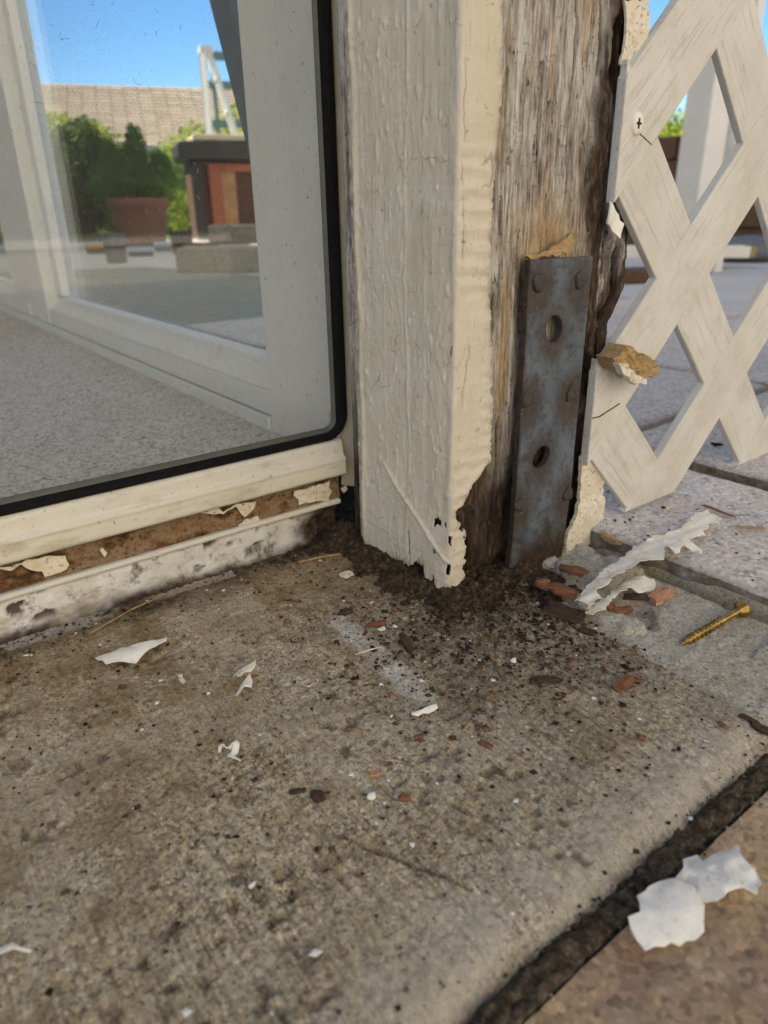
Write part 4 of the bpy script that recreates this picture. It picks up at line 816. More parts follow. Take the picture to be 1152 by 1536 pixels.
# ================================================================== flakes of paint
def zg(x, y): return float(zslab(np.array(x), np.array(y)))
def flake(name, key, label, mat='flake', z=None, thick=.00045, curl=.0026, seed=1, rag=.0004, axis=0.0, step=.0018, zfn=None, group=None, smooth=True):
    pts = mm(key) if isinstance(key, str) else key; c = np.mean(pts, 0)
    root = empty(name, label, 'paint flake', group) if False else None
    ol = ragged(pts, .0022, rag, seed); ca, sa = math.cos(axis), math.sin(axis); z0 = zg(*c) if z is None else z
    W = max(1e-4, max(abs(-(p_[0] - c[0]) * sa + (p_[1] - c[1]) * ca) for p_ in pts))
    def place(u, v):
        t = (-(u - c[0]) * sa + (v - c[1]) * ca) / W
        h = z0 + .0008 + curl * (1 - t * t) + .0012 * (fbm(u * 130, v * 130, 3, seed) - .4)
        oa = np.array(ol); dd_ = np.sqrt(((np.stack([u, v], 1)[:, None] - oa[None]) ** 2).sum(2)).min(1); h = h + .0016 * np.exp(-dd_ / .0022) * (fbm(u * 220, v * 220, 3, seed + 9) - .38) * 1.6
        if zfn is not None: h = h + zfn(u, v)
        return np.stack([u, v, h], 1), np.stack([u * 0, u * 0, u * 0 + 1], 1)
    o = sheet(name, ol, step, place, thick, MAT[mat], seed=seed, smooth=smooth); return tag(o, label, 'paint flake', group)
flake('paint_flake', 'F1', 'long pointed white paint flake lying alone near the window board', axis=-.16, seed=21)
flake('paint_flake', 'F2', 'tiny pale oval paint flake just beyond the tip of the long pointed flake', 'cflake', seed=22, curl=.0008)
o = flake('paint_flake', 'F3a', 'torn curled paint flake with brown upper edge and white splinters in mid slab', 'cflake', z=.0035, seed=23, curl=.002, axis=.5)
fl = flake('paint_splinter', 'F3b', None, seed=24, curl=.002, axis=.9); fl.parent = o
for k_ in ('label', 'category'):
    if k_ in fl: del fl[k_]
def ribbon(name, key, w_, label, z, seed):
    pts = [Vector((a_, b_, 0)) for a_, b_ in mm(key)]; fine = []
    for i in range(len(pts) - 1):
        p0 = pts[max(0, i - 1)]; p1 = pts[i]; p2 = pts[i + 1]; p3 = pts[min(len(pts) - 1, i + 2)]
        for q in range(6): t = q / 6; fine.append(.5 * ((2 * p1) + (p2 - p0) * t + (2 * p0 - 5 * p1 + 4 * p2 - p3) * t * t + (3 * p1 - p0 - 3 * p2 + p3) * t ** 3))
    fine.append(pts[-1]); V = []; n = len(fine)
    for i, p_ in enumerate(fine):
        t = (fine[min(n - 1, i + 1)] - fine[max(0, i - 1)]).normalized(); s_ = Vector((-t.y, t.x, 0)) * w_ / 2 * (.6 + .6 * math.sin(math.pi * (i + 1) / (n + 1)))
        hz = z + .0012 + .0014 * math.sin(i * .35); V += [p_ + s_ + Vector((0, 0, hz)), p_ - s_ + Vector((0, 0, hz + .0010)), p_ - s_ + Vector((0, 0, hz + .0003)), p_ + s_ + Vector((0, 0, hz - .0007))]
    F = [(4 * i + k, 4 * i + (k + 1) % 4, 4 * i + 4 + (k + 1) % 4, 4 * i + 4 + k)[::-1] for i in range(n - 1) for k in range(4)] + [(0, 1, 2, 3), (4 * n - 1, 4 * n - 2, 4 * n - 3, 4 * n - 4)]
    return tag(mesh_obj(name, V, F, MAT['flake']), label, 'paint flake')
ribbon('paint_flake', 'F4', .0018, 'thin white squiggle of curled paint on the left half of the slab', 0, 1)
flake('paint_flake', 'F5', 'thin white paint sliver at the very edge of the slab, bottom left corner', seed=25, curl=.001)
f6 = flake('paint_flake', 'F6', 'largest white paint flake, broken and curled, lying across the slab joint', z=-.002, seed=26, curl=.0045, axis=-.25, rag=.0005, step=.0012,
      zfn=lambda u, v: .0038 * ss(-.066, -.058, u) * (fbm(u * 190, v * 190, 3, 88) - .1) + .0026 * (fbm(u * 110, v * 110, 3, 89) - .5) - .0025 * ss(.0012, .0003, np.abs(u + .0645 + .004 * (fbm(v * 160, v * 0, 3, 90) - .5))))
flake('paint_flake', 'F7', 'small white paint chip lying in the dark slab joint', seed=27, z=-.011, curl=.001)
flake('paint_flake', 'F8', 'long serrated strip of cream paint leaning from the post foot onto the raised paver', 'strip', z=.0, seed=28, curl=.003, axis=.2, rag=.0011, step=.0016,
      zfn=lambda u, v: .0135 + .0022 * (fbm(u * 45 + v * 20, v * 260, 3, 95) - .5))
flake('paint_flake', 'F9', 'shaggy crumbling cream paint piece under the long serrated strip', 'strip', z=.001, seed=29, curl=.004, axis=.1, rag=.0012)
flake('paint_flake', 'F10', 'straight stick shaped white paint piece beside the pale streak', 'flake', seed=30, curl=.0012, axis=-.1)
flake('paint_flake', 'F11', 'small yellowish paint flake lying left of the post foot', 'cflake', seed=31, curl=.0012)
def bit(x, y, s, label, seed, mat='flake'):
    rng = random.Random(seed); pts = [(x + s * rng.uniform(.6, 1.1) * math.cos(k * 1.05 + rng.uniform(-.2, .2)), y + .7 * s * rng.uniform(.6, 1.1) * math.sin(k * 1.05)) for k in range(6)]
    return flake('paint_flake', pts, label, mat, seed=seed, curl=.0006, rag=.0001, step=.001)
bit(-.1655, -.0905, .0016, 'drop shaped white paint bit near the middle of the bottom edge', 41)
bit(-.1445, -.0320, .0016, 'round white paint bit beside the thin white squiggle', 42)
bit(-.052, -.004, .003, 'white crumbled paint bit below the torn corner of the post', 43)
bit(-.021, -.060, .0022, 'bent white paint bit between the post foot and the pale streak', 44)
bit(-.117, -.0845, .002, 'small white paint bit on the slab between two wood chips', 45)
bit(-.095, -.200, .0025, 'white paint bit on the brown flagstone near the bottom right corner', 46)

# ================================================================== wood chips
def chip(name, key, label, mat, hgt=.5, seed=0, z=None, yaw=0, tilt=0.0, kind='wood chip', Lk=1.0):
    cx, cy, L, ang, wr = D[key]; cx, cy, L = cx / 1000, cy / 1000, L / 1000 * Lk; W = L * wr; Hh = W * hgt; rng = random.Random(seed * 7 + 1); ns, nc = 5, 6; V = []; F = []
    for i in range(ns):
        t = i / (ns - 1) - .5; e = 1 - .22 * (abs(t) * 2) ** 4 * rng.uniform(.3, 1.6)
        for k in range(nc):
            a_ = 2 * math.pi * (k + .5) / nc; cy_ = max(-.5, min(.5, .74 * math.cos(a_))); cz_ = max(-.5, min(.5, .74 * math.sin(a_)))
            V.append((t * L + rng.uniform(-.16, .16) * L * (abs(t) > .3), cy_ * W * e * rng.uniform(.8, 1.15), cz_ * Hh * e * rng.uniform(.55, 1.3) + .06 * L * math.sin(3 * t + seed)))
    for i in range(ns - 1):
        for k in range(nc): F.append((i * nc + k, i * nc + (k + 1) % nc, (i + 1) * nc + (k + 1) % nc, (i + 1) * nc + k)[::-1])
    F += [tuple(range(nc)), tuple(range(ns * nc - 1, (ns - 1) * nc - 1, -1))]
    o = mesh_obj(name, V, F, MAT[mat]); zmin = min(v[2] for v in V); z0 = zg(cx, cy) if z is None else z
    o.location = (cx, cy, z0 - zmin - .0003); o.rotation_euler = (0.0, tilt, R(ang + yaw)); return tag(o, label, kind, 'wood chips round the post foot')
chips = [
 ('C1', 'brown bark like chip leaning by the foot of the cream paint strip', 'chip_red', .5, .004), ('C2a', 'small reddish chip right in front of the steel strap', 'chip_red', .7, .004),
 ('C2b', 'chunky reddish wood chip, biggest of those in front of the strap', 'chip_red', .5, .003), ('C3', 'long dark brown chip with frayed pale end at the tip of the serrated strip', 'chip_dark', .5, .001),
 ('C4', 'dark chip just below the frayed long chip', 'chip_dark', .5, None), ('C5', 'pinkish orange freshly split wood chip, highest of the pile left of the screw', 'chip_pink', .6, .001),
 ('C6', 'dark chip behind the pinkish orange chip', 'chip_dark', .6, .0005), ('C7a', 'upright brown chip under the shaggy paint piece', 'chip_red', .8, .0), ('C7b', 'brown chip lying flat under the shaggy paint piece', 'chip_red', .5, .0),
 ('C8', 'rectangular brown chip between the paint pile and the screw tip', 'chip_red', .5, None), ('C9', 'little brown chip beside the rectangular brown chip', 'chip_red', .6, None),
 ('C10', 'triangular reddish chip alone on the slab below the screw', 'chip_red', .4, None), ('C11', 'thin brown chip touching the triangular reddish chip', 'chip_red', .4, None),
 ('C12', 'dark curled shaving below the steel strap', 'chip_dark', .5, None), ('C15', 'dark rotten chunk at the slab corner by the right edge', 'chip_dark', .5, None), ('C15b', 'rust brown chunk at the right edge below the dark chunk', 'chip_dark', .5, None),
 ('C17', 'small square brown chip on the right half of the slab', 'chip_red', .8, None), ('C18', 'small brown chip close to the mortar bed edge', 'chip_red', .7, None),
 ('C19', 'pinkish brown chip in the middle of the slab', 'chip_pink', .6, None), ('C20', 'flat reddish chip below the stick shaped paint piece', 'chip_red', .4, None), ('C21', 'dark red chip beside a small white paint bit', 'chip_red', .7, None),
 ('C22', 'dark oval chip, leftmost of the wood chips in mid slab', 'chip_dark', .5, None), ('C23', 'dark splinter standing near the top of the pale streak', 'chip_dark', .6, None), ('C24', 'reddish chip above the pale streak', 'chip_red', .5, None),
 ('C26', 'tiny reddish chip below the end of the pale streak', 'chip_red', .7, None), ('C27', 'black brown lump beside the dark oval chip', 'chip_dark', .8, None)]
for i, (k, lb, m_, hg, z_) in enumerate(chips): chip('wood_chip', k, lb, m_, hg, i + 1, z_)
chip('dry_leaf', 'C13', 'narrow red dry leaf lying on the raised paver', 'chip_red', .12, 60, .0125, kind='leaf'); chip('wood_chip', 'C14', 'thin orange splinter leaning by the paint strip foot', 'chip_tan', .9, 61, .006, tilt=-.15)
chip('wood_chip', 'C16', 'thin tan splinter on the raised paver near the right edge', 'chip_tan', .5, 62, .0125)
chip('pebble', 'C25', 'flat round brown pebble left of the post foot', 'chip_dark', .35, 63, kind='pebble'); chip('soil_clod', 'C28', 'black seed shaped clod near the left edge of the slab', 'clod', .7, 64, kind='clod'); chip('soil_clod', 'C29', 'round dark clod near the bottom edge of the slab', 'clod', .9, 65, kind='clod')
# frayed wood block caught between post and lattice
wc = empty('broken_wood_piece', 'broken tan wood block wedged on the lattice edge beside the strap', 'wood piece')
pts = mm('WCH'); ol = ragged(pts, .003, .0012, 77)
def wplace(u, v): return np.stack([u, -.013 + .006 * (fbm((u + v) * 420, (u - v) * 60, 4, 78) - .5) + .10 * (v - .105), v], 1), np.stack([u * 0, u * 0 - 1, u * 0], 1)
sheet('end_grain', ol, .0014, wplace, .011, MAT['chip_tan'], wc, smooth=False)
ol = ragged([(.0895, .1130), (.0950, .1068), (.108, .0990), (.118, .0972), (.1165, .1005), (.105, .1055), (.095, .1125)], .003, .0008, 79)
def wplace2(u, v): return np.stack([u, -.0185 + .003 * (fbm(u * 200, v * 100, 3, 80) - .5), v], 1), np.stack([u * 0, u * 0 - 1, u * 0], 1)
sheet('paint_crust', ol, .0014, wplace2, .004, MAT['cflake'], wc)

# straws
def straw(label, pts, r_, mat):
    b = MB(); [b.tube(p_, q_, r_, r_ * .8, 6) for p_, q_ in zip(pts[:-1], pts[1:])]; tag(b.build('dry_straw', MAT[mat]), label, 'straw', 'dry straws on the slab')
straw('thin curved tan straw lying along the foot of the white window board', [(-.163, .082, .0012), (-.140, .090, .0022), (-.115, .0945, .0026), (-.088, .0955, .002)], .00035, 'chip_tan')
straw('short tan straw lying left of the flat round pebble', [(-.046, .083, .0014), (-.034, .0795, .002), (-.022, .0765, .0016)], .0006, 'chip_tan')
straw('pale hair thin straw on the bare slab below the reddish chip', [(-.073, -.012, .0009), (-.066, -.014, .0016), (-.060, -.0145, .001)], .00035, 'cflake')
# ================================================================== the deck screw
cx, cy, L, ang, _ = D['SCREW']; L /= 1000
screw = empty('deck_screw', 'brass coloured deck screw lying on the mortar bed', 'screw')
nz_, na = 260, 20; r0 = .0018; V = []
for i in range(nz_):
    t = i / (nz_ - 1); l = t * (L - .004); taper = min(1, .05 + l / .007)
    for k in range(na):
        a_ = 2 * math.pi * k / na; ph = (l / .0030 - a_ / (2 * math.pi)) % 1; ridge = max(0, 1 - abs(ph - .5) / .17) if l < L * .66 else 0
        r_ = (r0 * (.80 if l < L * .66 else .95) + .0010 * ridge) * taper; V.append((l - L / 2, r_ * math.cos(a_), r_ * math.sin(a_)))
F = [(i * na + k, (i + 1) * na + k, (i + 1) * na + (k + 1) % na, i * na + (k + 1) % na)[::-1] for i in range(nz_ - 1) for k in range(na)]
mesh_obj('threaded_shank', V, F, MAT['brass'], screw, True)
n = 28; prof = [(0, r0 * .9), (.0030, .0043), (.0038, .0043), (.0039, .0038), (.0040, .0022), (.0026, .0018), (.0026, .0001)]; V = []; F = []
for l, r_ in prof:
    for k in range(n):
        a_ = 2 * math.pi * k / n; q = 1.0 if r_ > .0023 or r_ < .001 else 1 + .18 * math.cos(6 * a_); V.append((L / 2 - .004 + l, r_ * q * math.cos(a_), r_ * q * math.sin(a_)))
for i in range(len(prof) - 1):
    for k in range(n): F.append((i * n + k, (i + 1) * n + k, (i + 1) * n + (k + 1) % n, i * n + (k + 1) % n)[::-1])
hd = mesh_obj('screw_head', V, F, MAT['brass'], screw, True); hd.data.set_sharp_from_angle(angle=R(40))
screw.location = (cx / 1000, cy / 1000, .0015); screw.rotation_euler = (0, -.065, R(ang))

# ================================================================== the yard
AX = math.radians(70.5); FWD = Vector((math.cos(AX), math.sin(AX), 0)); RGT = Vector((math.sin(AX), -math.cos(AX), 0)); CAM = Vector((-.2216, -.2345, 0))
def yard(a_deg, dist, z=0.0): return CAM + Vector((math.cos(R(a_deg)), math.sin(R(a_deg)), 0)) * dist + Vector((0, 0, z))
def leaves(name, mat, n, seed, shapes, ls, parent=None, shell=.55):
    g = np.random.default_rng(seed); P = []
    for (c, r_) in shapes:
        k = max(4, int(n / len(shapes))); d_ = g.normal(size=(k, 3)); d_ /= np.linalg.norm(d_, axis=1)[:, None]; rad = shell + (1 - shell) * g.random(k) ** .5
        P.append(np.array(c) + d_ * rad[:, None] * np.array(r_) * (1 + .22 * (vn(d_[:, 0] * 3 + 7, d_[:, 2] * 3 + d_[:, 1] * 2, seed)[:, None] - .5) * 2))
    P = np.concatenate(P); k = len(P); u = g.normal(size=(k, 3)); u /= np.linalg.norm(u, axis=1)[:, None]; v = g.normal(size=(k, 3)); v -= (v * u).sum(1)[:, None] * u; v /= np.linalg.norm(v, axis=1)[:, None]
    s = ls * g.uniform(.6, 1.3, k)[:, None]; V = np.stack([P - u * s, P + v * s * .45, P + u * s, P - v * s * .45], 1).reshape(-1, 3)
    V[:, 2] = np.maximum(V[:, 2], .002)
    F = np.arange(4 * k).reshape(-1, 4); return mesh_obj(name, V, F.tolist(), mat, parent)
LF = dict(dark=m_leaf('dark_leaves', (.018, .045, .014), (.07, .125, .03)), mid=m_leaf('green_leaves', (.03, .07, .014), (.09, .17, .035)), lime=m_leaf('lime_leaves', (.10, .15, .02), (.26, .33, .05)), conifer=m_leaf('conifer_leaves', (.03, .09, .022), (.10, .22, .05)), stem=m_plain('bark', (.14, .09, .05), .2, 20, .9))
# --- house across the yard
house = empty('house', 'long low house with tan shingle roof seen through the side window', 'house')
def hp(r_, f_, z): return CAM + RGT * r_ + FWD * (28 + f_) + Vector((0, 0, z))
def hbox(name, r0_, r1_, f0, f1, z0, z1, mat, parent=None):
    V = [hp(r_, f_, z) for z in (z0, z1) for r_, f_ in ((r0_, f0), (r1_, f0), (r1_, f1), (r0_, f1))]
    return mesh_obj(name, V, [(0, 3, 2, 1), (4, 5, 6, 7), (0, 1, 5, 4), (1, 2, 6, 5), (2, 3, 7, 6), (3, 0, 4, 7)], mat, parent or house)
stucco = m_plain('stucco', (.62, .55, .44), .08, 3, .9); tile = NT('roof_shingle', .9); tile.col(tile.ramp(tile.noise(5, 5, .7), (.3, (.44, .325, .24)), (.7, (.58, .45, .345)))); tile = tile.m
hbox('wall', -16, 12, .9, 8.9, -.03, 2.3, stucco)
b = MB(); V = []
NC = 17
for i in range(NC):
    f0, f1 = i * 4.9 / NC, (i + 1) * 4.9 / NC; z0, z1 = 2.42 + i * 2.45 / NC, 2.42 + (i + 1) * 2.45 / NC
    rr = np.linspace(-17, 13, 61); rng = random.Random(i)
    for q in range(60):
        r0_, r1_ = rr[q] + .01, rr[q + 1] - .01; t_ = .045 + rng.uniform(0, .02)
        P = [hp(r0_, f0, z0 + t_), hp(r1_, f0, z0 + t_), hp(r1_, f1 + .05, z1 + .025), hp(r0_, f1 + .05, z1 + .025), hp(r0_, f0, z0 - .03), hp(r1_, f0, z0 - .03), hp(r1_, f1 + .05, z1 - .08), hp(r0_, f1 + .05, z1 - .08)]
        b.add(P, [(0, 1, 2, 3), (7, 6, 5, 4), (0, 4, 5, 1), (1, 5, 6, 2), (2, 6, 7, 3), (3, 7, 4, 0)])
roof = b.build('roof', tile, house)
mesh_obj('rear_roof', [hp(-17, 4.95, 4.9), hp(13, 4.95, 4.9), hp(13, 10, 2.4), hp(-17, 10, 2.4)], [(0, 1, 2, 3)], tile, house)
hbox('fascia', -17, 13, -.06, -.01, 2.28, 2.46, m_plain('fascia_paint', (.66, .58, .45), .05, 4, .7)); hbox('soffit', -17, 13, .0, .88, 2.30, 2.36, stucco)
winm = m_plain('dark_window', (.10, .16, .19), .1, 2, .15)
for r0_, r1_, z0, z1 in ((-4.6, -2.6, .9, 2.1), (-1.6, .9, .8, 2.1), (1.7, 2.6, .0, 2.05), (-8, -6, .9, 2.1)):
    fr_ = hbox('window', r0_, r1_, .84, .895, z0, z1, MAT['white']); hbox('pane', r0_ + .12, r1_ - .12, .80, .835, z0 + .12, z1 - .12, winm, fr_)
# --- hedge and shrubs
def shrub(name, label, a_deg, dist, shapes, mat, n, ls, seed, group='shrubs in front of the house'):
    c = yard(a_deg, dist); o = empty(name, label, 'shrub', group)
    sh = [((c.x + RGT.x * r_ + FWD.x * f_, c.y + RGT.y * r_ + FWD.y * f_, z), rad) for r_, f_, z, rad in shapes]
    leaves('foliage', LF[mat], n, seed, sh, ls, o); b = MB()
    for (cc, rad) in sh: b.tube((c.x, c.y, .0), (cc[0], cc[1], cc[2]), .035, .012, 8)
    b.build('stems', LF['stem'], o); return o
shrub('round_shrub', 'dark rounded shrub left of the potted conifer in the yard', 74.4, 9.0, [(0, 0, .60, (.36, .36, .52)), (.05, .1, .85, (.31, .31, .33)), (-.1, 0, .3, (.33, .33, .33))], 'dark', 9000, .030, 1)
shrub('lime_shrub', 'yellow green shrub behind the dark rounded shrub', 76.2, 12.0, [(-.6, 0, .75, (.8, .6, .75)), (.45, 0, .8, (.7, .6, .76)), (1.1, .2, .4, (.6, .5, .42))], 'lime', 7000, .05, 2)
shrub('low_shrub', 'low bright green shrub between the dark shrub and the terracotta pot', 71.6, 9.0, [(0, 0, .25, (.38, .3, .30)), (.45, .3, .25, (.4, .3, .3)), (-.2, .1, .42, (.2, .2, .2))], 'lime', 5000, .03, 3)
shrub('tall_shrub', 'large lime green bush behind the white ladder', 65.4, 14.0, [(-.15, 0, .8, (.75, .7, .85)), (.8, 0, 1.1, (.9, .7, .95)), (1.9, .2, .9, (.8, .7, .9))], 'lime', 8000, .055, 4)
shrub('middle_shrub', 'mid green bush between the terracotta pot and the red cabinet', 67.4, 10.0, [(0, 0, .4, (.3, .3, .42)), (.35, .1, .35, (.3, .3, .36))], 'mid', 4000, .035, 5)
shrub('far_shrub', 'pale leaf bush at the house corner left of the dark shrub', 78.6, 15.0, [(0, 0, .9, (1, .8, .9)), (-1.2, 0, 1.0, (1.0, .8, 1.0))], 'mid', 5000, .06, 6)
# --- grass tufts along the lawn edge
g = np.random.default_rng(9); nb = 9000; aa = g.uniform(62, 82, nb); dd = 6.95 + 4.5 * g.random(nb) ** 1.5
base = np.stack([CAM.x + np.cos(np.radians(aa)) * dd, CAM.y + np.sin(np.radians(aa)) * dd, np.full(nb, -.004)], 1); hh = g.uniform(.02, .055, nb); th = g.uniform(0, 6.28, nb); wv = np.stack([np.cos(th), np.sin(th), th * 0], 1) * .006
tip = base + np.stack([g.normal(0, .012, nb), g.normal(0, .012, nb), hh], 1); V = np.stack([base - wv, base + wv, tip], 1).reshape(-1, 3)
tag(mesh_obj('grass', V, np.arange(3 * nb).reshape(-1, 3).tolist(), LF['mid']), 'short green grass of the lawn in front of the house', 'grass', kind='stuff')
# --- potted conifer
pc = yard(70.55, 5.75); pot = empty('potted_conifer', 'bushy three pointed conifer in a tapered terracotta pot on the patio', 'potted plant')
terra = m_plain('terracotta', (.24, .105, .07), .15, 20, .85)
b = MB(); b.lathe((pc.x, pc.y, .0), [(.001, .0), (.145, .0), (.15, .01), (.195, .24), (.195, .245), (.215, .25), (.22, .31), (.20, .315), (.19, .28), (.001, .27)], 28); b.build('pot', terra, pot, True)
mesh_obj('potting_soil', [(pc.x + .19 * math.cos(k * .314), pc.y + .19 * math.sin(k * .314), .285) for k in range(20)], [tuple(range(20))], MAT['soil'], pot)
sh = []
for r_, z_, rx, rz in ((-.17, .42, .16, .15), (.0, .44, .18, .17), (.17, .41, .17, .14), (-.15, .57, .07, .13), (.03, .63, .07, .16), (.0, .56, .11, .12), (.19, .53, .075, .10)): sh.append(((pc.x + RGT.x * r_, pc.y + RGT.y * r_, z_), (rx, rx, rz)))
leaves('foliage', LF['conifer'], 9000, 7, sh, .016, pot, .3)
b = MB(); [b.tube((pc.x, pc.y, .28), s_[0], .012, .004, 8) for s_ in sh]; b.build('stems', LF['stem'], pot)
# --- small things on the patio
def pail(a_deg, d_, r_, h_, label, mat, name, cat):
    c = yard(a_deg, d_); o = empty(name, label, cat); MB().lathe((c.x, c.y, .001), [(.0005, .0), (r_ * .82, .0), (r_, h_ * .97), (r_ * 1.06, h_), (r_ * .96, h_), (r_ * .78, .01), (.0005, .008)], 24).build('bucket_body', mat, o, True)
    b = MB(); [b.tube((c.x + r_ * 1.0 * math.cos(k * .35), c.y + r_ * math.sin(k * .35), h_ * .82), (c.x + r_ * math.cos(k * .35 + .35), c.y + r_ * math.sin(k * .35 + .35), h_ * .82), .0025, None, 6) for k in range(18)]; b.build('rim_band', mat, o)
greyp = m_plain('grey_plastic', (.16, .17, .19), .1, 30, .6); bluem = m_plain('pale_blue_plastic', (.5, .6, .8), .1, 30, .5); blackm = m_plain('black_plastic', (.02, .02, .022), .2, 30, .5); yel = m_plain('orange_card', (.6, .33, .07), .1, 30, .7)
pail(72.6, 3.55, .052, .125, 'small grey bucket standing on the patio before the terracotta pot', greyp, 'bucket', 'bucket')
pail(67.9, 4.2, .062, .115, 'black pot standing between the terracotta pot and the stone blocks', blackm, 'plant_pot', 'pot')
def tray(a_deg, d_, w_, l_, h_, label, m1, m2, rot=0.0):
    c = yard(a_deg, d_); o = empty('tray', label, 'tray'); b = MB()
    b.box(-w_, w_, -l_, l_, 0, h_ * .5); b.build('tray_base', m2, o, bevel=.004).location = (0, 0, 0)
    b = MB(); b.box(-w_ * 1.05, w_ * 1.05, -l_ * 1.05, l_ * 1.05, h_ * .52, h_); b.build('tray_lid', m1, o, bevel=.004); o.location = (c.x, c.y, .001); o.rotation_euler = (0, 0, R(rot) - AX * 0 + math.atan2(RGT.y, RGT.x)); return o
tray(70.9, 4.1, .062, .04, .045, 'pale blue tray with dark base right of the grey bucket', bluem, blackm); tray(69.2, 4.6, .055, .04, .05, 'pale blue tray with dark base, second one right of the grey bucket', bluem, greyp)
tray(73.9, 4.55, .05, .035, .05, 'black and orange carton left of the grey bucket', yel, blackm, 12); tray(66.6, 4.2, .09, .05, .055, 'reddish tray next to the stone blocks', m_plain('dusty_red', (.30, .15, .13), .1, 30, .7), greyp)
# --- stone blocks
stone = m_stone('grey_block', (.30, .27, .23), (.36, .33, .28), (.33, .30, .25), 6, bump=.002)
for nm, lb, a_deg, d_, w_, l_, z0, z1 in (('stone_block', 'long low grey stone block, lower one of the two by the side window frame', 63.6, 2.75, .22, .10, .0, .085), ('stone_block', 'shorter grey stone block resting on the lower one', 62.9, 3.0, .15, .075, .0855, .155)):
    c = yard(a_deg, d_); b = MB(); b.box(-w_, w_, -l_, l_, z0, z1); o = b.build(nm, stone, bevel=.008); o.location = (c.x, c.y, 0); o.rotation_euler = (0, 0, math.atan2(RGT.y, RGT.x) - .25); tag(o, lb, 'stone block')
# --- red cabinet with dark top
cab = empty('red_cabinet', 'brick red outdoor cabinet with thick black top behind the stone blocks', 'cabinet'); c = yard(64.6, 6.5); cab.location = (c.x, c.y, 0); cab.rotation_euler = (0, 0, math.atan2(RGT.y, RGT.x) + .05)
redw = m_plain('red_wood', (.36, .10, .055), .2, 12, .7); ochre = m_plain('ochre_wood', (.42, .22, .1), .2, 12, .7)
MB().box(-.24, .46, .05, .42, .02, .60).build('cabinet_back', m_plain('dark_red_wood', (.10, .035, .025), .2, 10, .8), cab)
for x0, x1, m_, nm in ((-.24, -.16, 'd', 'side_post'), (-.10, .0, 'r', 'door_stile'), (.30, .40, 'r', 'door_stile'), (.0, .115, 'o', 'door_panel')):
    MB().box(x0, x1, -.01 if m_ != 'o' else .012, .045, .02, .58).build(nm, {'d': blackm, 'r': redw, 'o': ochre}[m_], cab, bevel=.004)
MB().box(.002, .298, -.008, .044, .52, .58).build('top_rail', redw, cab, bevel=.004); MB().box(.002, .298, -.008, .044, .02, .09).build('bottom_rail', redw, cab, bevel=.004)
b = MB(); b.box(-.33, .52, -.08, .46, .605, .74); b.build('top', blackm, cab, bevel=.03); MB().box(-.20, .52, -.05, .44, .742, .79).build('counter', m_plain('cream_counter', (.62, .54, .42), .1, 10, .7), cab, bevel=.012)
# --- stepladder
lad = empty('stepladder', 'white stepladder standing behind the red cabinet', 'ladder'); c = yard(64.85, 8.0); lad.location = (c.x, c.y, 0); lad.rotation_euler = (0, 0, math.atan2(RGT.y, RGT.x))
lw = m_plain('white_aluminium', (.9, .9, .9), .05, 10, .4); tl_ = m_plain('teal_rail', (.15, .27, .26), .1, 10, .6)
for s_ in (-.10, .10):
    MB().bar((-.03 + .0, s_, 1.62), (-.06, s_ * 1.25, .0), .045, .03).build('rear_leg', lw, lad); MB().bar((.03, s_, 1.62), (.46, s_ * 1.25, .0), .055, .03).build('front_leg', lw, lad)
for k in range(5):
    z = .28 + k * .28; x = .03 + .43 * (1.62 - z) / 1.62; MB().box(x - .03, x + .03, -.11, .11, z - .012, z + .012).build('step', lw, lad)
MB().box(-.06, .07, -.12, .12, 1.61, 1.66).build('top_cap', lw, lad, bevel=.01); MB().bar((-.045, -.115, .86), (.2, -.115, .86), .03).build('spreader', m_plain('orange_plastic', (.6, .22, .1), .1, 10, .6), lad)
rk = empty('garden_rack', 'grey green metal rack standing right of the white ladder', 'rack'); c = yard(63.3, 8.6); rk.location = (c.x, c.y, 0); rk.rotation_euler = lad.rotation_euler
for x in (-.20, .25): MB().box(x, x + .04, -.02, .02, 0, 1.72).build('upright', tl_ if x < 0 else lw, rk)
for z in (.55, 1.05, 1.40, 1.66): MB().box(-.24, .5, -.03, .03, z, z + .07).build('crossbar', tl_, rk)
# --- slanted bar added outside the side window, standing in for a reflection
b = MB(); b.bar((.10, .262, .0005), (.10,   .448, .46), .032, .012, up=(1, 0, 0)); o = b.build('reflection_bar', m_plain('reflection_blue_grey', (.20, .23, .27), .1, 40, .6), bevel=.002); tag(o, 'slanted blue grey bar standing in for a reflection in the side window', 'board')
# --- outdoor rug
rug = NT('woven_rug', .95, spec=.1); f = rug.noise(6, 4, .6, v=rug.map((1, 3.2, 1), (0, 0, -.9)))
rug.col(rug.ramp(f, (.30, (.20, .12, .10)), (.40, (.34, .23, .18)), (.48, (.16, .27, .30)), (.55, (.36, .31, .21)), (.62, (.15, .24, .26)), (.70, (.26, .16, .15)))); rug.bump(rug.noise(300, 3), .002, .8)
V = [(.17, .95, .005), (.62, 1.05, .005), (1.0, 1.35, .005), (.80, 2.7, .005), (.26, 2.9, .005)]; V2 = [(a_, b_, .0005) for a_, b_, _ in V]
o = mesh_obj('outdoor_rug', V + V2, [(0, 1, 2, 3, 4), (9, 8, 7, 6, 5)] + [(i, 5 + i, 5 + (i + 1) % 5, (i + 1) % 5) for i in range(5)], rug.m); tag(o, 'faded dark multicoloured rug on the patio outside the side window', 'rug')
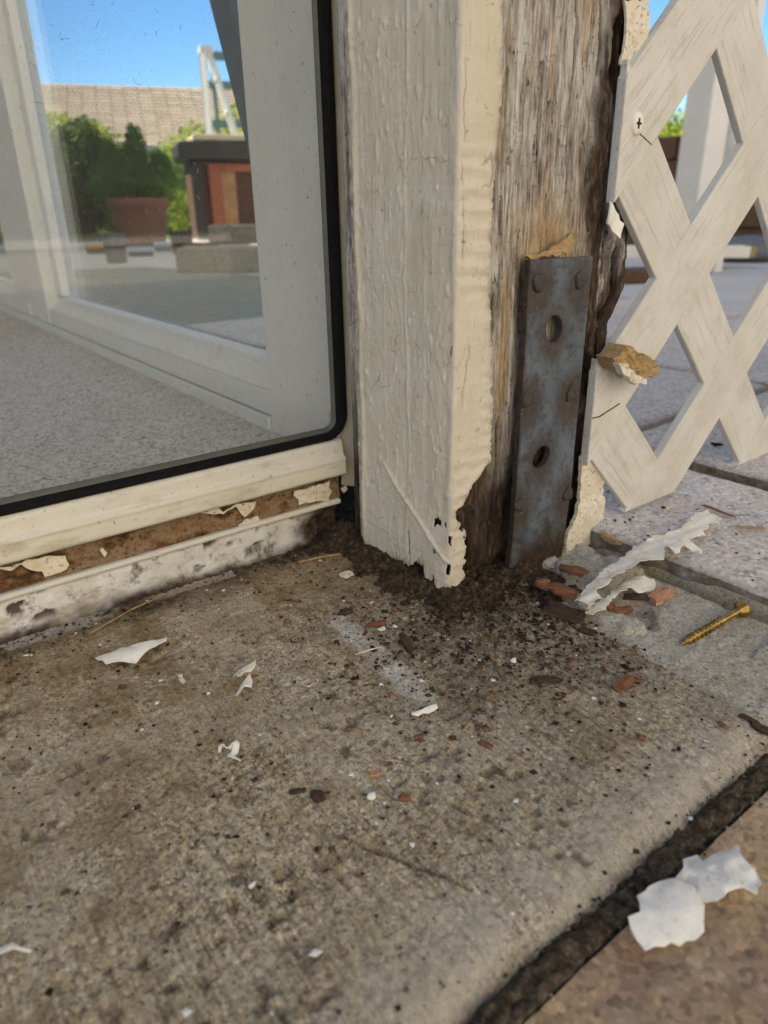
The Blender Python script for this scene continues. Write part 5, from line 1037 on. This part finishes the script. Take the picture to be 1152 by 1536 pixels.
# --- right background: patio post, block wall, hedge, plank
pp = yard(30.7, 2.50); patio_post = empty('patio_post', 'white patio post seen through the upper lattice opening', 'post')
b = MB(); b.box(-.045, .045, -.045, .045, .0, 2.355); o = b.build('post_shaft', MAT['white'], patio_post, bevel=.004); o.location = (pp.x, pp.y, 0); o.rotation_euler = (0, 0, R(-8))
b = MB(); b.box(.052, .085, -.07, -.035, .0, 2.355); o = b.build('side_batten', MAT['white'], patio_post, bevel=.002); o.location = (pp.x, pp.y, 0); o.rotation_euler = (0, 0, R(-8))
rw = empty('block_wall', 'low brown block retaining wall behind the patio post', 'wall'); blk = m_stone('brown_block', (.10, .058, .038), (.135, .08, .052), (.12, .075, .052), 8, bump=.002)
rng = random.Random(6); mesh0 = MB().box(-.1, .1, -.12, .12, -.048, .048).build('block', blk, rw, bevel=.006); first = True
for row in range(5):
    for k in range(-7, 17):
        y = k * .246 + (row % 2) * .123
        if first: o = mesh0; first = False
        else: o = mesh0.copy(); COL.objects.link(o); o.parent = rw
        o.location = (3.16 + rng.uniform(-.006, .006), y, .049 + row * .088 * 1.12); o.rotation_euler = (0, 0, rng.uniform(-.02, .02))
MB().box(3.10, 3.24, -1.85, 4.05, .0, .44).build('wall_core', blk, rw)
MB().box(3.275, 7.0, -3.0, 4.05, .0, .41).build('raised_bed', MAT['soil'])['kind'] = 'structure'
for i, (y, x, m_, lb) in enumerate(((2.3, 3.75, 'lime', 'bright yellow green bush above the block wall, left of the patio post'), (1.25, 3.9, 'lime', 'bright green bush above the block wall, right of the patio post'), (.4, 3.9, 'mid', 'green bush above the block wall near the right edge'), (3.2, 3.9, 'mid', 'green bush at the far end of the block wall'))):
    o = empty('hedge_bush', lb, 'shrub', 'bushes above the block wall'); sh = [((x, y + q * .28, .50 + .05 * math.sin(q * 2 + i)), (.30, .26, .17)) for q in (-1.4, 0, 1.4)]
    leaves('foliage', LF[m_], 6000, 40 + i, sh, .022, o, .4); b = MB(); [b.tube((s_[0][0], s_[0][1], .40), s_[0], .012, .006, 6) for s_ in sh]; b.build('stems', LF['stem'], o)
# plank on a brick, seen below the lattice crossing
pk = empty('broken_plank', 'white painted plank with broken brown end lying on the far paving', 'plank'); A0 = yard(35.4, 2.62, .055); B0 = yard(27.0, 2.72, .05)
b = MB(); b.bar(A0, B0, .10, .035); b.build('plank_body', MAT['flake'], pk, bevel=.002)
dv = (B0 - A0).normalized(); b = MB(); b.bar(B0 + dv * .001, B0 + dv * .02, .085, .03); b.build('broken_end', MAT['chip_tan'], pk)
c = yard(34.4, 2.12); o = MB().box(-.10, .10, -.05, .05, .0005, .035).build('loose_brick', blk, bevel=.006); o.location = (c.x, c.y, 0); o.rotation_euler = (0, 0, -.4); tag(o, 'dark brown brick lying on the paving beside the white plank', 'brick')
c = yard(26.6, 3.15); b = MB(); b.lathe((0, 0, 0), [(.001, .001), (.17, .003), (.21, .035), (.19, .075), (.12, .10), (.001, .11)], 18); o = b.build('grey_sack', greyp, smooth=True); o.location = (c.x, c.y, 0); o.scale = (1.1, .9, .8); tag(o, 'dark grey sack lying at the foot of the block wall', 'sack')
o = chip('dry_leaf', 'C26', 'black curled leaf on the far paving behind the lattice', 'clod', .6, 66, kind='leaf', Lk=5); o.location = (.423, .209, .0135)
o = chip('soil_clod', 'C26', 'black clod on the paving behind the lattice foot', 'clod', .6, 67, kind='clod', Lk=2.6); o.location = (.303, .028, .0135)
# far pale hill
g_ = np.linspace(0, 1, 40); V = []; 
for k, t in enumerate(g_):
    a_ = 5 + 45 * t; p_ = yard(a_, 260); h_ = 16 + 9 * math.sin(t * 5.2) + 4 * math.sin(t * 13); q_ = yard(a_, 330); V += [(p_.x, p_.y, -1), (q_.x, q_.y, h_), (q_.x * 1.4, q_.y * 1.4, -1)]
F = [(3 * i + j, 3 * i + 3 + j, 3 * i + 4 + j, 3 * i + 1 + j)[::-1] for i in range(39) for j in (0, 1)]
mesh_obj('hills', V, F, m_plain('dry_hill', (.42, .36, .28), .15, .05, 1.0), smooth=True)['kind'] = 'structure'
